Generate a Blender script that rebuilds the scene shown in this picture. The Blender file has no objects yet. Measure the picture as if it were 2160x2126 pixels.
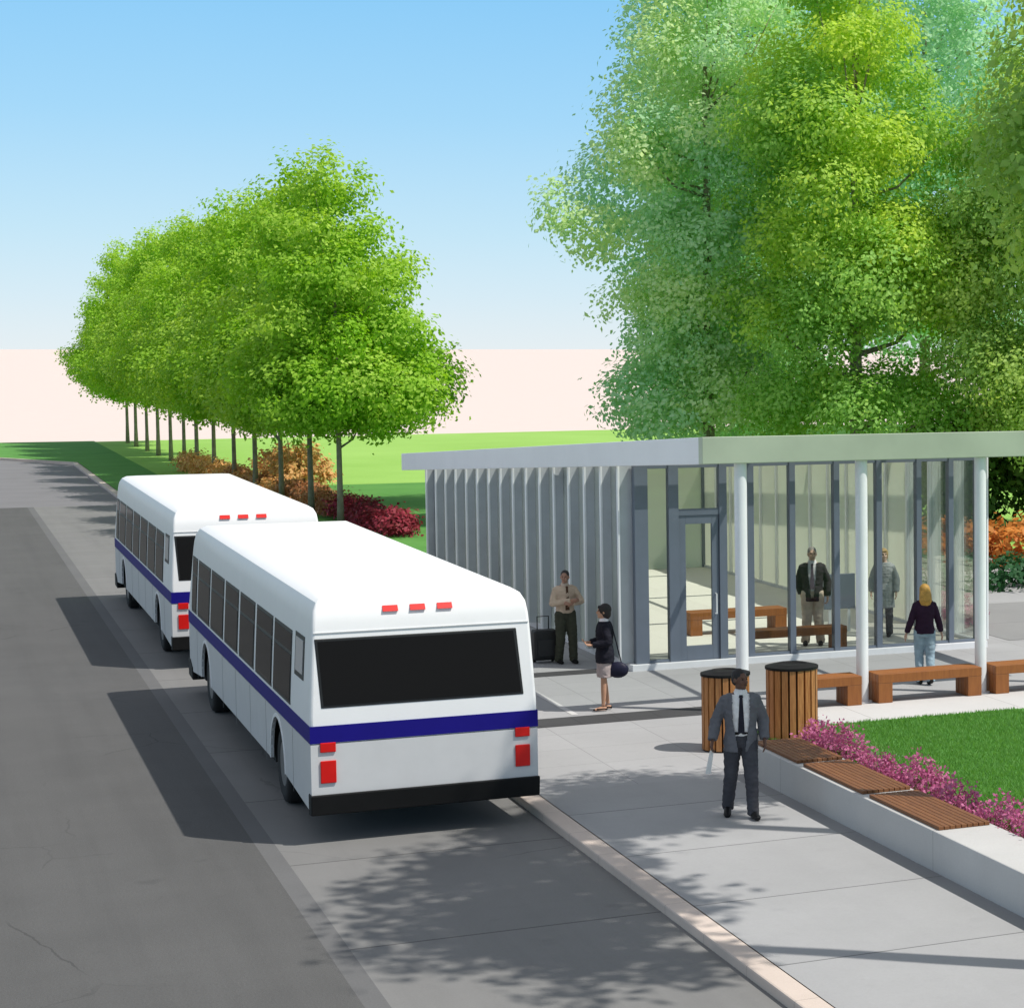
import bpy, bmesh, math, random
import numpy as np
from mathutils import Vector, Matrix, Euler

random.seed(7)
SC = bpy.context.scene
COL = SC.collection
G = 0.982          # everything right of the kerb stands 0.10 m above the road
R = math.radians

# ------------------------------------------------------------------ materials
def new_mat(name):
    m = bpy.data.materials.new(name); m.use_nodes = True
    nt = m.node_tree; nt.nodes.clear()
    out = nt.nodes.new('ShaderNodeOutputMaterial')
    return m, nt, out

def N(nt, typ, **kw):
    n = nt.nodes.new(typ)
    for k, v in kw.items():
        if k in n.inputs: n.inputs[k].default_value = v
        else: setattr(n, k, v)
    return n

def mathn(nt, op, a, b=None):
    n = nt.nodes.new('ShaderNodeMath'); n.operation = op
    for i, v in enumerate((a, b)):
        if v is None: continue
        if isinstance(v, (int, float)): n.inputs[i].default_value = v
        else: nt.links.new(v, n.inputs[i])
    return n.outputs[0]

def mixc(nt, fac, a, b, mode='MIX'):
    n = nt.nodes.new('ShaderNodeMix'); n.data_type = 'RGBA'; n.blend_type = mode
    for i, v in ((0, fac), (6, a), (7, b)):
        if isinstance(v, (int, float)): n.inputs[i].default_value = v
        elif isinstance(v, (tuple, list)): n.inputs[i].default_value = (*v[:3], 1)
        else: nt.links.new(v, n.inputs[i])
    return n.outputs[2]

def noise_ramp(nt, scale, lo, hi, detail=4, coord=None, rough=0.6):
    n = N(nt, 'ShaderNodeTexNoise'); n.inputs['Scale'].default_value = scale
    n.inputs['Detail'].default_value = detail; n.inputs['Roughness'].default_value = rough
    if coord is not None: nt.links.new(coord, n.inputs['Vector'])
    r = nt.nodes.new('ShaderNodeMapRange'); r.inputs[1].default_value = lo; r.inputs[2].default_value = hi
    nt.links.new(n.outputs[0], r.inputs[0])
    return r.outputs[0]

def plain(name, col, rough=0.6, metal=0.0, var=0.06, vscale=3.0, bump=0.0, bscale=60, spec=0.5, coat=0.0):
    m, nt, out = new_mat(name)
    b = N(nt, 'ShaderNodeBsdfPrincipled')
    b.inputs['Roughness'].default_value = rough; b.inputs['Metallic'].default_value = metal
    b.inputs['Specular IOR Level'].default_value = spec
    if coat: b.inputs['Coat Weight'].default_value = coat
    geo = N(nt, 'ShaderNodeNewGeometry')
    if var > 0:
        f = noise_ramp(nt, vscale, 0.3, 0.7, 5, geo.outputs['Position'])
        c = mixc(nt, f, tuple(x * (1 - var) for x in col), tuple(min(1, x * (1 + var)) for x in col))
        nt.links.new(c, b.inputs['Base Color'])
    else:
        b.inputs['Base Color'].default_value = (*col, 1)
    if bump > 0:
        nz = N(nt, 'ShaderNodeTexNoise'); nz.inputs['Scale'].default_value = bscale; nz.inputs['Detail'].default_value = 4
        nt.links.new(geo.outputs['Position'], nz.inputs['Vector'])
        bp = N(nt, 'ShaderNodeBump'); bp.inputs['Strength'].default_value = bump; bp.inputs['Distance'].default_value = 0.01
        nt.links.new(nz.outputs[0], bp.inputs['Height']); nt.links.new(bp.outputs[0], b.inputs['Normal'])
    nt.links.new(b.outputs[0], out.inputs[0])
    return m

def concrete(name, col, jy=None, jx=None, w=0.014, stain=0.10, dark=0.6, fine=0.06, bump=0.15, per_slab=0.05, streak=0.0, crack=0.0):
    """jy=(spacing, offset): joints across; jx=(spacing, offset): joints along."""
    m, nt, out = new_mat(name)
    b = N(nt, 'ShaderNodeBsdfPrincipled'); b.inputs['Roughness'].default_value = 0.85
    b.inputs['Specular IOR Level'].default_value = 0.25
    geo = N(nt, 'ShaderNodeNewGeometry'); pos = geo.outputs['Position']
    sep = N(nt, 'ShaderNodeSeparateXYZ'); nt.links.new(pos, sep.inputs[0])
    f1 = noise_ramp(nt, 0.55, 0.3, 0.72, 6, pos)
    f2 = noise_ramp(nt, 45, 0.3, 0.7, 3, pos)
    f3 = noise_ramp(nt, 4.0, 0.55, 0.85, 5, pos, 0.7)
    c = mixc(nt, f1, tuple(x * (1 - stain) for x in col), tuple(min(1, x * (1 + stain * .6)) for x in col))
    c = mixc(nt, mathn(nt, 'MULTIPLY', f3, 0.16), c, tuple(x * 0.55 for x in col))
    c = mixc(nt, mathn(nt, 'MULTIPLY', f2, fine * 2), c, tuple(x * 0.5 for x in col))
    if streak:
        mp = N(nt, 'ShaderNodeMapping'); mp.inputs['Scale'].default_value = (2.2, .10, 1)
        nt.links.new(pos, mp.inputs[0])
        fs_ = noise_ramp(nt, 1.0, 0.45, 0.75, 5, mp.outputs[0], 0.6)
        c = mixc(nt, mathn(nt, 'MULTIPLY', fs_, streak), c, tuple(x * 0.4 for x in col))
        fo = noise_ramp(nt, 1.3, 0.66, 0.74, 3, pos, 0.5)
        c = mixc(nt, mathn(nt, 'MULTIPLY', fo, streak*1.1), c, tuple(x * 0.3 for x in col))
    if crack:
        wz = N(nt, 'ShaderNodeTexNoise'); wz.inputs['Scale'].default_value = 1.5; wz.inputs['Detail'].default_value = 5
        nt.links.new(pos, wz.inputs['Vector'])
        wp = mixc(nt, .22, pos, wz.outputs['Color'])
        vo = N(nt, 'ShaderNodeTexVoronoi'); vo.feature = 'DISTANCE_TO_EDGE'; vo.inputs['Scale'].default_value = .32
        nt.links.new(wp, vo.inputs['Vector'])
        ck = mathn(nt, 'LESS_THAN', vo.outputs['Distance'], .0028)
        gate = noise_ramp(nt, .35, .5, .6, 2, pos)
        c = mixc(nt, mathn(nt, 'MULTIPLY', mathn(nt, 'MULTIPLY', ck, gate), crack), c, tuple(x * 0.25 for x in col))
    mask = None
    ids = []
    for ax, j in ((1, jy), (0, jx)):
        if not j: continue
        sp, off = j
        t = mathn(nt, 'DIVIDE', mathn(nt, 'SUBTRACT', sep.outputs[ax], off), sp)
        fr = mathn(nt, 'FRACT', t)
        ids.append(mathn(nt, 'FLOOR', t))
        lt = mathn(nt, 'LESS_THAN', fr, w / sp)
        mask = lt if mask is None else mathn(nt, 'MAXIMUM', mask, lt)
    if ids:
        wn = N(nt, 'ShaderNodeTexWhiteNoise'); wn.noise_dimensions = '2D'
        cmb = N(nt, 'ShaderNodeCombineXYZ')
        for i, v in enumerate(ids): nt.links.new(v, cmb.inputs[i])
        nt.links.new(cmb.outputs[0], wn.inputs['Vector'])
        c = mixc(nt, mathn(nt, 'MULTIPLY', wn.outputs[0], per_slab * 2), c, tuple(x * 0.55 for x in col))
    if mask is not None:
        c = mixc(nt, mathn(nt, 'MULTIPLY', mask, dark), c, tuple(x * 0.25 for x in col))
    nt.links.new(c, b.inputs['Base Color'])
    if bump > 0:
        nz = N(nt, 'ShaderNodeTexNoise'); nz.inputs['Scale'].default_value = 80; nz.inputs['Detail'].default_value = 4
        nt.links.new(pos, nz.inputs['Vector'])
        bp = N(nt, 'ShaderNodeBump'); bp.inputs['Strength'].default_value = bump; bp.inputs['Distance'].default_value = 0.01
        nt.links.new(nz.outputs[0], bp.inputs['Height']); nt.links.new(bp.outputs[0], b.inputs['Normal'])
    nt.links.new(b.outputs[0], out.inputs[0])
    return m

def grass_mat(name, c1, c2, scale=0.35):
    m, nt, out = new_mat(name)
    b = N(nt, 'ShaderNodeBsdfPrincipled'); b.inputs['Roughness'].default_value = 0.9
    b.inputs['Specular IOR Level'].default_value = 0.1
    geo = N(nt, 'ShaderNodeNewGeometry'); pos = geo.outputs['Position']
    f1 = noise_ramp(nt, scale, 0.3, 0.7, 5, pos)
    f2 = noise_ramp(nt, 9.0, 0.25, 0.75, 4, pos, 0.7)
    c = mixc(nt, f1, c1, c2)
    c = mixc(nt, mathn(nt, 'MULTIPLY', f2, 0.28), c, tuple(x * 0.55 for x in c1))
    nt.links.new(c, b.inputs['Base Color'])
    nt.links.new(b.outputs[0], out.inputs[0])
    return m

def leaf_mat(name, cols, trans=0.45, tcol=None, sheer=0.0):
    """cols = three leaf colours; mixed per leaf (island) and per clump (vertex attribute)."""
    m, nt, out = new_mat(name)
    geo = N(nt, 'ShaderNodeNewGeometry')
    at = N(nt, 'ShaderNodeAttribute'); at.attribute_name = 'clump'
    c = mixc(nt, at.outputs['Fac'], cols[0], cols[1])
    c = mixc(nt, mathn(nt, 'MULTIPLY', geo.outputs['Random Per Island'], 0.55), c, cols[2])
    d = N(nt, 'ShaderNodeBsdfPrincipled'); d.inputs['Roughness'].default_value = 0.55
    d.inputs['Specular IOR Level'].default_value = 0.25
    nt.links.new(c, d.inputs['Base Color'])
    t = N(nt, 'ShaderNodeBsdfTranslucent')
    tc = mixc(nt, 1.0, c, tcol or (1.0, 1.0, 0.45), 'MULTIPLY')
    nt.links.new(tc, t.inputs[0])
    mx = N(nt, 'ShaderNodeMixShader'); mx.inputs[0].default_value = trans
    nt.links.new(d.outputs[0], mx.inputs[1]); nt.links.new(t.outputs[0], mx.inputs[2])
    last = mx
    if sheer:
        tp = N(nt, 'ShaderNodeBsdfTransparent'); m2 = N(nt, 'ShaderNodeMixShader'); m2.inputs[0].default_value = sheer
        nt.links.new(mx.outputs[0], m2.inputs[1]); nt.links.new(tp.outputs[0], m2.inputs[2]); last = m2
    nt.links.new(last.outputs[0], out.inputs[0])
    return m

def glass_mat(name, tint=(0.92, 0.96, 0.94), refl=0.06, body=0.0, bodycol=(0.7, 0.75, 0.76), rough=0.0, glow=0.65):
    m, nt, out = new_mat(name)
    tr = N(nt, 'ShaderNodeBsdfTransparent'); tr.inputs[0].default_value = (*tint, 1)
    gl = N(nt, 'ShaderNodeBsdfGlossy'); gl.inputs['Roughness'].default_value = rough + 0.02
    fr = N(nt, 'ShaderNodeFresnel'); fr.inputs[0].default_value = 1.5
    fac = mathn(nt, 'ADD', fr.outputs[0], refl - 0.03)
    fac = mathn(nt, 'MINIMUM', fac, 0.6)
    base = tr.outputs[0]
    if body > 0:
        df = N(nt, 'ShaderNodeBsdfDiffuse'); df.inputs[0].default_value = (*bodycol, 1)
        tl = N(nt, 'ShaderNodeBsdfTranslucent'); tl.inputs[0].default_value = (*bodycol, 1)
        m1 = N(nt, 'ShaderNodeMixShader'); m1.inputs[0].default_value = glow
        nt.links.new(df.outputs[0], m1.inputs[1]); nt.links.new(tl.outputs[0], m1.inputs[2])
        m2 = N(nt, 'ShaderNodeMixShader'); m2.inputs[0].default_value = body
        nt.links.new(tr.outputs[0], m2.inputs[1]); nt.links.new(m1.outputs[0], m2.inputs[2])
        base = m2.outputs[0]
    mx = N(nt, 'ShaderNodeMixShader')
    nt.links.new(fac, mx.inputs[0]); nt.links.new(base, mx.inputs[1]); nt.links.new(gl.outputs[0], mx.inputs[2])
    nt.links.new(mx.outputs[0], out.inputs[0])
    return m

def wood_mat(name, c1, c2, stretch=(14, 14, 1.2)):
    m, nt, out = new_mat(name)
    b = N(nt, 'ShaderNodeBsdfPrincipled'); b.inputs['Roughness'].default_value = 0.55
    geo = N(nt, 'ShaderNodeNewGeometry')
    mp = N(nt, 'ShaderNodeMapping'); mp.inputs['Scale'].default_value = stretch
    nt.links.new(geo.outputs['Position'], mp.inputs[0])
    f = noise_ramp(nt, 3.0, 0.3, 0.7, 6, mp.outputs[0], 0.65)
    f = mathn(nt, 'ADD', mathn(nt, 'MULTIPLY', f, 0.6), mathn(nt, 'MULTIPLY', geo.outputs['Random Per Island'], 0.4))
    c = mixc(nt, f, c1, c2)
    nt.links.new(c, b.inputs['Base Color'])
    nt.links.new(b.outputs[0], out.inputs[0])
    return m

M = {}
M['asphalt'] = concrete('asphalt', (0.122, 0.121, 0.119), stain=0.10, fine=0.22, bump=0.5, streak=.22, crack=.4)
M['lane'] = concrete('lane_concrete', (0.222, 0.220, 0.216), jy=(3.72, 20.72), w=0.032, stain=0.08, fine=0.08, dark=0.65, streak=.20, crack=.35)
M['crossing'] = concrete('crossing_concrete', (0.22, 0.215, 0.225), jy=(2.6, 20.72), w=0.05, stain=0.08, fine=0.08, dark=0.5)
M['gutter'] = concrete('gutter_concrete', (0.155, 0.155, 0.156), stain=0.1, fine=0.15)
M['kerb'] = concrete('kerb_stone', (0.66, 0.56, 0.49), jy=(1.2, 17.0), w=0.012, stain=0.12, dark=0.4)
M['walk'] = concrete('sidewalk_concrete', (0.385, 0.386, 0.39), jy=(2.36, 18.05), w=0.026, stain=0.08, dark=0.7, per_slab=0.05, streak=.06)
M['plaza'] = concrete('plaza_concrete', (0.40, 0.40, 0.405), jy=(1.18, 27.0), jx=(1.25, 6.6), w=0.013, stain=0.07, dark=0.4)
M['walkband'] = concrete('border_concrete', (0.29, 0.29, 0.295), jy=(2.36, 18.05), w=0.016, stain=0.08)
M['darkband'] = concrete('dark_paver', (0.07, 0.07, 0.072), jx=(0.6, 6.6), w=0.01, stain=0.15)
M['whitepave'] = concrete('white_paver', (0.62, 0.61, 0.6), jy=(3.0, 10.3), jx=(2.4, 0.35), w=0.015, stain=0.06, dark=0.5)
M['wallconc'] = concrete('seat_wall_concrete', (0.56, 0.555, 0.545), jy=(4.6, 16.05), w=0.01, stain=0.09)
M['graypath'] = concrete('grey_path', (0.3, 0.3, 0.3), jy=(3, 0), w=0.02)
M['lawn'] = grass_mat('lawn_dark', (0.10, 0.27, 0.06), (0.135, 0.33, 0.08), 0.5)
M['meadow'] = grass_mat('lawn_pale', (0.28, 0.50, 0.10), (0.35, 0.58, 0.14), 0.12)
M['fardark'] = grass_mat('lawn_far', (0.045, 0.14, 0.015), (0.07, 0.19, 0.03), 0.1)
M['plain'] = concrete('pale_plain', (0.70, 0.585, 0.535), stain=0.02, fine=0.0, bump=0)

M['white'] = plain('bus_white_paint', (0.86, 0.86, 0.86), rough=0.4, var=0.015, spec=0.12)
M['lgrey'] = plain('bus_grey_panel', (0.62, 0.62, 0.62), rough=0.45, var=0.03, spec=0.12)
M['seam'] = plain('panel_seam_line', (0.25, 0.25, 0.25), rough=.7, var=0)
M['blue'] = plain('bus_blue_stripe', (0.014, 0.010, 0.20), rough=0.5, var=0.05, spec=0.1)
M['black'] = plain('black_rubber', (0.006, 0.006, 0.006), rough=0.6, var=0.2, spec=.25)
M['frameblk'] = plain('window_rubber', (0.012, 0.012, 0.012), rough=0.5, var=0.1)
M['busglass'] = plain('bus_tinted_glass', (0.014, 0.014, 0.0145), rough=0.08, var=0.0, spec=0.012)
M['paleglass'] = plain('pale_window', (0.55, 0.56, 0.57), rough=0.06, var=0.0)
M['red'] = plain('red_lens', (0.66, 0.012, 0.010), rough=0.3, var=0.08, spec=.25)
M['tyre'] = plain('tyre', (0.014, 0.014, 0.014), rough=0.85, var=0.2)
M['rim'] = plain('steel_rim', (0.25, 0.25, 0.25), rough=0.4, metal=0.6, var=0.1)
M['under'] = plain('underbody', (0.01, 0.01, 0.01), rough=0.9, var=0.1)

M['slate'] = plain('slate_metal', (0.16, 0.188, 0.235), rough=0.45, metal=0.2, var=0.05)
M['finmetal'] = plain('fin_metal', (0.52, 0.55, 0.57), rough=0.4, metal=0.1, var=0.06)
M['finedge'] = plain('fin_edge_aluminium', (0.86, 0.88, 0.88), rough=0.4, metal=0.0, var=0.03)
M['fascia'] = plain('fascia_metal', (0.80, 0.80, 0.83), rough=0.45, metal=0.0, var=0.03, vscale=1.0)
M['fascia_leaftint'] = plain('fascia_leaf_tint', (0.40, 0.46, 0.35), rough=0.4, var=0.10, vscale=.8)  # green cast of overlapping leaves painted into the front fascia colour
M['colwhite'] = plain('column_white_paint', (0.78, 0.80, 0.82), rough=0.4, var=0.03)
M['glass'] = glass_mat('clear_glass', tint=(0.96, 0.98, 0.96), refl=0.0)
M['added_roofglass'] = glass_mat('added_roof_glass', tint=(0.95, 0.97, 0.96), refl=0.03)
M['chan'] = glass_mat('channel_glass', tint=(0.82, 0.88, 0.86), refl=0.05, body=0.60, bodycol=(0.66, 0.71, 0.73), rough=0.12)
M['frost'] = glass_mat('frosted_glass', tint=(0.9, 0.95, 0.86), refl=0.03, body=0.80, bodycol=(0.95, 0.96, 0.84), rough=0.3, glow=0.86)
M['floor'] = concrete('pale_floor', (0.80, 0.77, 0.69), jy=(1.2, 0), jx=(1.2, 0.2), w=0.008, stain=0.03, dark=0.2, bump=0)
M['plinth'] = plain('white_plinth', (0.75, 0.76, 0.78), rough=0.6, var=0.04)
M['wood'] = wood_mat('bench_wood', (0.20, 0.062, 0.012), (0.36, 0.13, 0.024))
M['wood_y'] = wood_mat('seat_slat_wood', (0.13, 0.048, 0.015), (0.25, 0.10, 0.03), (14, 1.2, 14))
M['wood_can'] = wood_mat('bin_slat_wood', (0.24, 0.078, 0.018), (0.64, 0.31, 0.105))
M['bark'] = plain('bark', (0.10, 0.075, 0.05), rough=0.9, var=0.35, vscale=6, bump=0.6, bscale=25)
M['barkpale'] = plain('bark_grey', (0.30, 0.29, 0.23), rough=0.9, var=0.25, vscale=6, bump=0.5, bscale=25)
M['barkrow'] = plain('bark_young', (0.27, 0.24, 0.17), rough=.9, var=.25, vscale=5)
M['twig'] = plain('dark_twig', (0.06, 0.03, 0.02), rough=0.9, var=0.2)

# ------------------------------------------------------------------ mesh builder
ORG = {}
class MB:
    def __init__(s): s.v = []; s.f = []
    def add(s, vs, fs):
        o = len(s.v); s.v += [tuple(v) for v in vs]; s.f += [tuple(i + o for i in f) for f in fs]; return s
    def box(s, x0, x1, y0, y1, z0, z1):
        return s.add([(x0,y0,z0),(x1,y0,z0),(x1,y1,z0),(x0,y1,z0),(x0,y0,z1),(x1,y0,z1),(x1,y1,z1),(x0,y1,z1)],
                     [(0,3,2,1),(4,5,6,7),(0,1,5,4),(1,2,6,5),(2,3,7,6),(3,0,4,7)])
    def loft(s, rings, cap=True):
        n = len(rings[0]); vs = [p for r in rings for p in r]; fs = []
        for i in range(len(rings) - 1):
            for k in range(n):
                a = i*n + k; b = i*n + (k+1) % n
                fs.append((a, b, b + n, a + n))
        if cap:
            fs.append(tuple(range(n))[::-1]); fs.append(tuple((len(rings)-1)*n + k for k in range(n)))
        return s.add(vs, fs)
    def tube(s, pts, rad, seg=10, ref=None):
        pts = [Vector(p) for p in pts]; rings = []
        for i, p in enumerate(pts):
            t = (pts[min(i+1, len(pts)-1)] - pts[max(i-1, 0)]).normalized()
            rf = Vector(ref) if ref else (Vector((0,1,0)) if abs(t.y) < 0.8 else Vector((1,0,0)))
            u = t.cross(rf).normalized(); w = u.cross(t).normalized()   # (u, w): w along ref
            r = rad[i] if isinstance(rad, (list, tuple)) else rad
            ru, rw = r if isinstance(r, (list, tuple)) else (r, r)
            rings.append([p + u*ru*math.cos(2*math.pi*k/seg) - w*rw*math.sin(2*math.pi*k/seg) for k in range(seg)])
        return s.loft(rings)
    def ell(s, c, r, rot=None, su=14, sv=9):
        c = Vector(c); rings = []
        for i in range(1, sv):
            th = math.pi*i/sv
            ring = []
            for k in range(su):
                ph = 2*math.pi*k/su
                p = Vector((r[0]*math.sin(th)*math.cos(ph), r[1]*math.sin(th)*math.sin(ph), -r[2]*math.cos(th)))
                if rot: p = rot @ p
                ring.append(c + p)
            rings.append(ring)
        vs = [p for q in rings for p in q]; n = su; fs = []
        for i in range(len(rings)-1):
            for k in range(n):
                a = i*n+k; b = i*n+(k+1) % n; fs.append((a, b, b+n, a+n))
        e = Vector((0,0,r[2])); e = rot @ e if rot else e
        vs += [c - e, c + e]; lo = len(vs)-2; hi = len(vs)-1
        for k in range(n):
            fs.append((lo, (k+1) % n, k)); a = (len(rings)-1)*n
            fs.append((hi, a+k, a+(k+1) % n))
        return s.add(vs, fs)
    def lathe(s, prof, c=(0,0,0), axis='z', seg=28):
        c = Vector(c); rings = []
        for r, h in prof:
            ring = []
            for k in range(seg):
                a = 2*math.pi*k/seg
                if axis == 'z': p = (r*math.cos(a), r*math.sin(a), h)
                else: p = (h, r*math.cos(a), r*math.sin(a))
                ring.append(c + Vector(p))
            rings.append(ring)
        return s.loft(rings)
    def prism(s, poly, z0, z1):
        n = len(poly)
        vs = [(x, y, z0) for x, y in poly] + [(x, y, z1) for x, y in poly]
        fs = [tuple(range(n))[::-1], tuple(range(n, 2*n))] + [(i, (i+1) % n, (i+1) % n + n, i+n) for i in range(n)]
        return s.add(vs, fs)
    def prism_x(s, poly, x0, x1):
        n = len(poly)
        vs = [(x0, y, z) for y, z in poly] + [(x1, y, z) for y, z in poly]
        fs = [tuple(range(n)), tuple(range(n, 2*n))[::-1]] + [(i, i+n, (i+1) % n + n, (i+1) % n) for i in range(n)]
        return s.add(vs, fs)
    def mesh(s, name, off=(0,0,0)):
        me = bpy.data.meshes.new(name)
        o = Vector(off)
        me.from_pydata([tuple(Vector(v) - o) for v in s.v], [], s.f)
        bm = bmesh.new(); bm.from_mesh(me); bmesh.ops.recalc_face_normals(bm, faces=bm.faces); bm.to_mesh(me); bm.free()
        return me
    def build(s, name, mat, parent=None, smooth=False, bevel=0.0, at=None, seg=2):
        off = Vector(at) if at is not None else (ORG.get(parent.name, Vector()) if parent else Vector())
        me = s.mesh(name, off)
        me.materials.append(M[mat] if isinstance(mat, str) else mat)
        o = bpy.data.objects.new(name, me); COL.objects.link(o)
        if parent: o.parent = parent
        else: o.location = off
        ORG[o.name] = off
        if smooth:
            for p in me.polygons: p.use_smooth = True
        if bevel:
            b = o.modifiers.new('bevel', 'BEVEL'); b.width = bevel; b.segments = seg; b.limit_method = 'ANGLE'; b.angle_limit = R(35)
        return o

def smooth_angle(o, ang=35):
    me = o.data
    for p in me.polygons: p.use_smooth = True
    bm = bmesh.new(); bm.from_mesh(me)
    for e in bm.edges:
        if len(e.link_faces) == 2 and e.calc_face_angle(0) > R(ang): e.smooth = False
    bm.to_mesh(me); bm.free()

def tag(o, label=None, cat=None, group=None, kind=None):
    if label: o['label'] = label
    if cat: o['category'] = cat
    if group: o['group'] = group
    if kind: o['kind'] = kind
    return o

def thing(name, label, cat, loc=(0,0,0), group=None):
    o = bpy.data.objects.new(name, None); COL.objects.link(o)
    o.empty_display_size = 0.3; o.location = loc
    ORG[o.name] = Vector(loc)
    return tag(o, label, cat, group)

def copy_tree(o, parent=None):
    c = o.copy(); COL.objects.link(c)
    if parent: c.parent = parent
    for ch in list(o.children): copy_tree(ch, c)
    return c

def sheet(name, poly, z, mat, sub=None):
    mb = MB(); mb.add([(x, y, z) for x, y in poly], [tuple(range(len(poly)))])
    o = mb.build(name, mat, at=(0, 0, 0))
    return tag(o, kind='structure')

def rect(x0, x1, y0, y1): return [(x0, y0), (x1, y0), (x1, y1), (x0, y1)]
def gp(x, y, z=0.0): return (x*G, y*G, 0.1 + z*G)
def gz(z): return 0.1 + z*G

# ------------------------------------------------------------------ the setting
sheet('far_plain', rect(-40000, 40000, -3000, 60000), -0.03, 'plain')
sheet('road', rect(-16, 3.16, -40, 85), 0.0, 'asphalt')
sheet('gutter', rect(3.16, 3.36, -40, 85), 0.0, 'gutter')
sheet('bus_lane', rect(3.36, 6.34, -40, 85), 0.0, 'lane')
sheet('crossing', [(-16, 85), (6.34, 85), (6.34, 115), (3.4, 122), (-16, 126)], 0.0, 'crossing')
k = MB(); k.box(6.34, 6.58, -40, 116, -0.2, 0.1)
tag(k.build('kerb', 'kerb', bevel=0.02, at=(6.34, 0, 0)), kind='structure')
k = MB(); k.prism([(6.58, 115.5), (3.45, 122.25), (-16, 126.25), (-16, 126.0), (3.4, 122.0), (6.34, 115.5)], -.2, .115)
tag(k.build('kerb', 'kerb', at=(3.4, 122, 0)), kind='structure')
sheet('verge', rect(-200, -16, -40, 142), 0.02, 'lawn')
ZS = 0.1
sheet('sidewalk', rect(6.58, 9.05, -40, 26.6), ZS, 'walk')
sheet('sidewalk_border', rect(9.05, 9.26, -40, 26.6), ZS, 'walkband')
sheet('plaza', [(6.58, 26.6), (11.6, 26.6), (11.6, 29.6), (26, 29.6), (26, 56), (6.58, 60)], ZS, 'plaza')
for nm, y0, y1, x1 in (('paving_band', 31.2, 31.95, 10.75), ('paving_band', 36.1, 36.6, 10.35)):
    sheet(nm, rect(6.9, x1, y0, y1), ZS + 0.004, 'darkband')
sheet('paving_strip', rect(8.48, 8.58, 32.1, 36.1), ZS + 0.004, 'whitepave')
sheet('terrace_strip', rect(11.62, 26, 29.5, 31.0), ZS + 0.004, 'whitepave')
sheet('lawn', [(10.4, -40), (60, -40), (60, 29.5), (11.6, 29.5), (11.6, 26.6), (10.4, 26.6)], ZS + 0.01, 'lawn')
sheet('lawn_strip', [(6.58, 60), (9.0, 60), (9.0, 142), (-16, 142), (-16, 126), (3.4, 122), (6.34, 115.5), (6.58, 115.5)], ZS + 0.01, 'lawn')
sheet('lawn_middle', [(9.0, 59.5), (22, 57), (22, 91.5), (9.0, 91.5)], ZS + 0.008, 'lawn')
sheet('meadow_east', [(22, 57), (26, 56), (26, 44), (200, 44), (200, 91.5), (22, 91.5)], ZS + 0.008, 'meadow')
sheet('meadow', [(9.0, 91.5), (200, 91.5), (200, 152), (75, 148), (44, 146), (9.0, 141)], ZS + 0.006, 'meadow')
sheet('far_lawn', [(34, 118), (38, 126), (46, 139), (52, 145.5), (75, 148.2), (200, 152), (200, 100), (50, 100)], ZS + 0.012, 'fardark')
sheet('garden_path', [(18.0, 36.6), (60, 36.6), (60, 41.0), (18.0, 42.2)], ZS + 0.006, 'graypath')

# grass blades on the near lawn
def blades(name, x0, x1, y0, y1, n, mat):
    rng = np.random.default_rng(3)
    x = rng.uniform(x0, x1, n); y = rng.uniform(y0, y1, n)
    h = rng.uniform(0.03, 0.065, n); a = rng.uniform(0, 2*np.pi, n); w = rng.uniform(0.006, 0.012, n)
    lx = rng.normal(0, 0.02, n); ly = rng.normal(0, 0.02, n)
    v = np.zeros((n, 3, 3))
    z0 = ZS + 0.008
    v[:, 0] = np.stack([x - w*np.cos(a), y - w*np.sin(a), np.full(n, z0)], 1)
    v[:, 1] = np.stack([x + w*np.cos(a), y + w*np.sin(a), np.full(n, z0)], 1)
    v[:, 2] = np.stack([x + lx, y + ly, z0 + h], 1)
    me = np_mesh(name, v.reshape(-1, 3), np.arange(n*3).reshape(-1, 3))
    o = bpy.data.objects.new(name, me); COL.objects.link(o); me.materials.append(mat)
    return tag(o, kind='stuff')

def np_mesh(name, v, f, clump=None):
    me = bpy.data.meshes.new(name)
    nv, nf, k = len(v), len(f), f.shape[1]
    me.vertices.add(nv); me.vertices.foreach_set('co', np.asarray(v, np.float32).ravel())
    me.loops.add(nf*k); me.loops.foreach_set('vertex_index', np.asarray(f, np.int32).ravel())
    me.polygons.add(nf); me.polygons.foreach_set('loop_start', np.arange(0, nf*k, k, dtype=np.int32))
    me.update(calc_edges=True)
    if clump is not None:
        at = me.attributes.new('clump', 'FLOAT', 'POINT'); at.data.foreach_set('value', np.asarray(clump, np.float32))
    return me

M['blade'] = leaf_mat('grass_blade', ((0.17, 0.40, 0.10), (0.26, 0.54, 0.14), (0.20, 0.42, 0.10)), trans=0.5)
o = blades('grass', 10.36, 14.6, 17.0, 29.45, 110000, M['blade'])
tag(o, 'short mown green grass of the lawn beside the pink flowers', 'grass')

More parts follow.
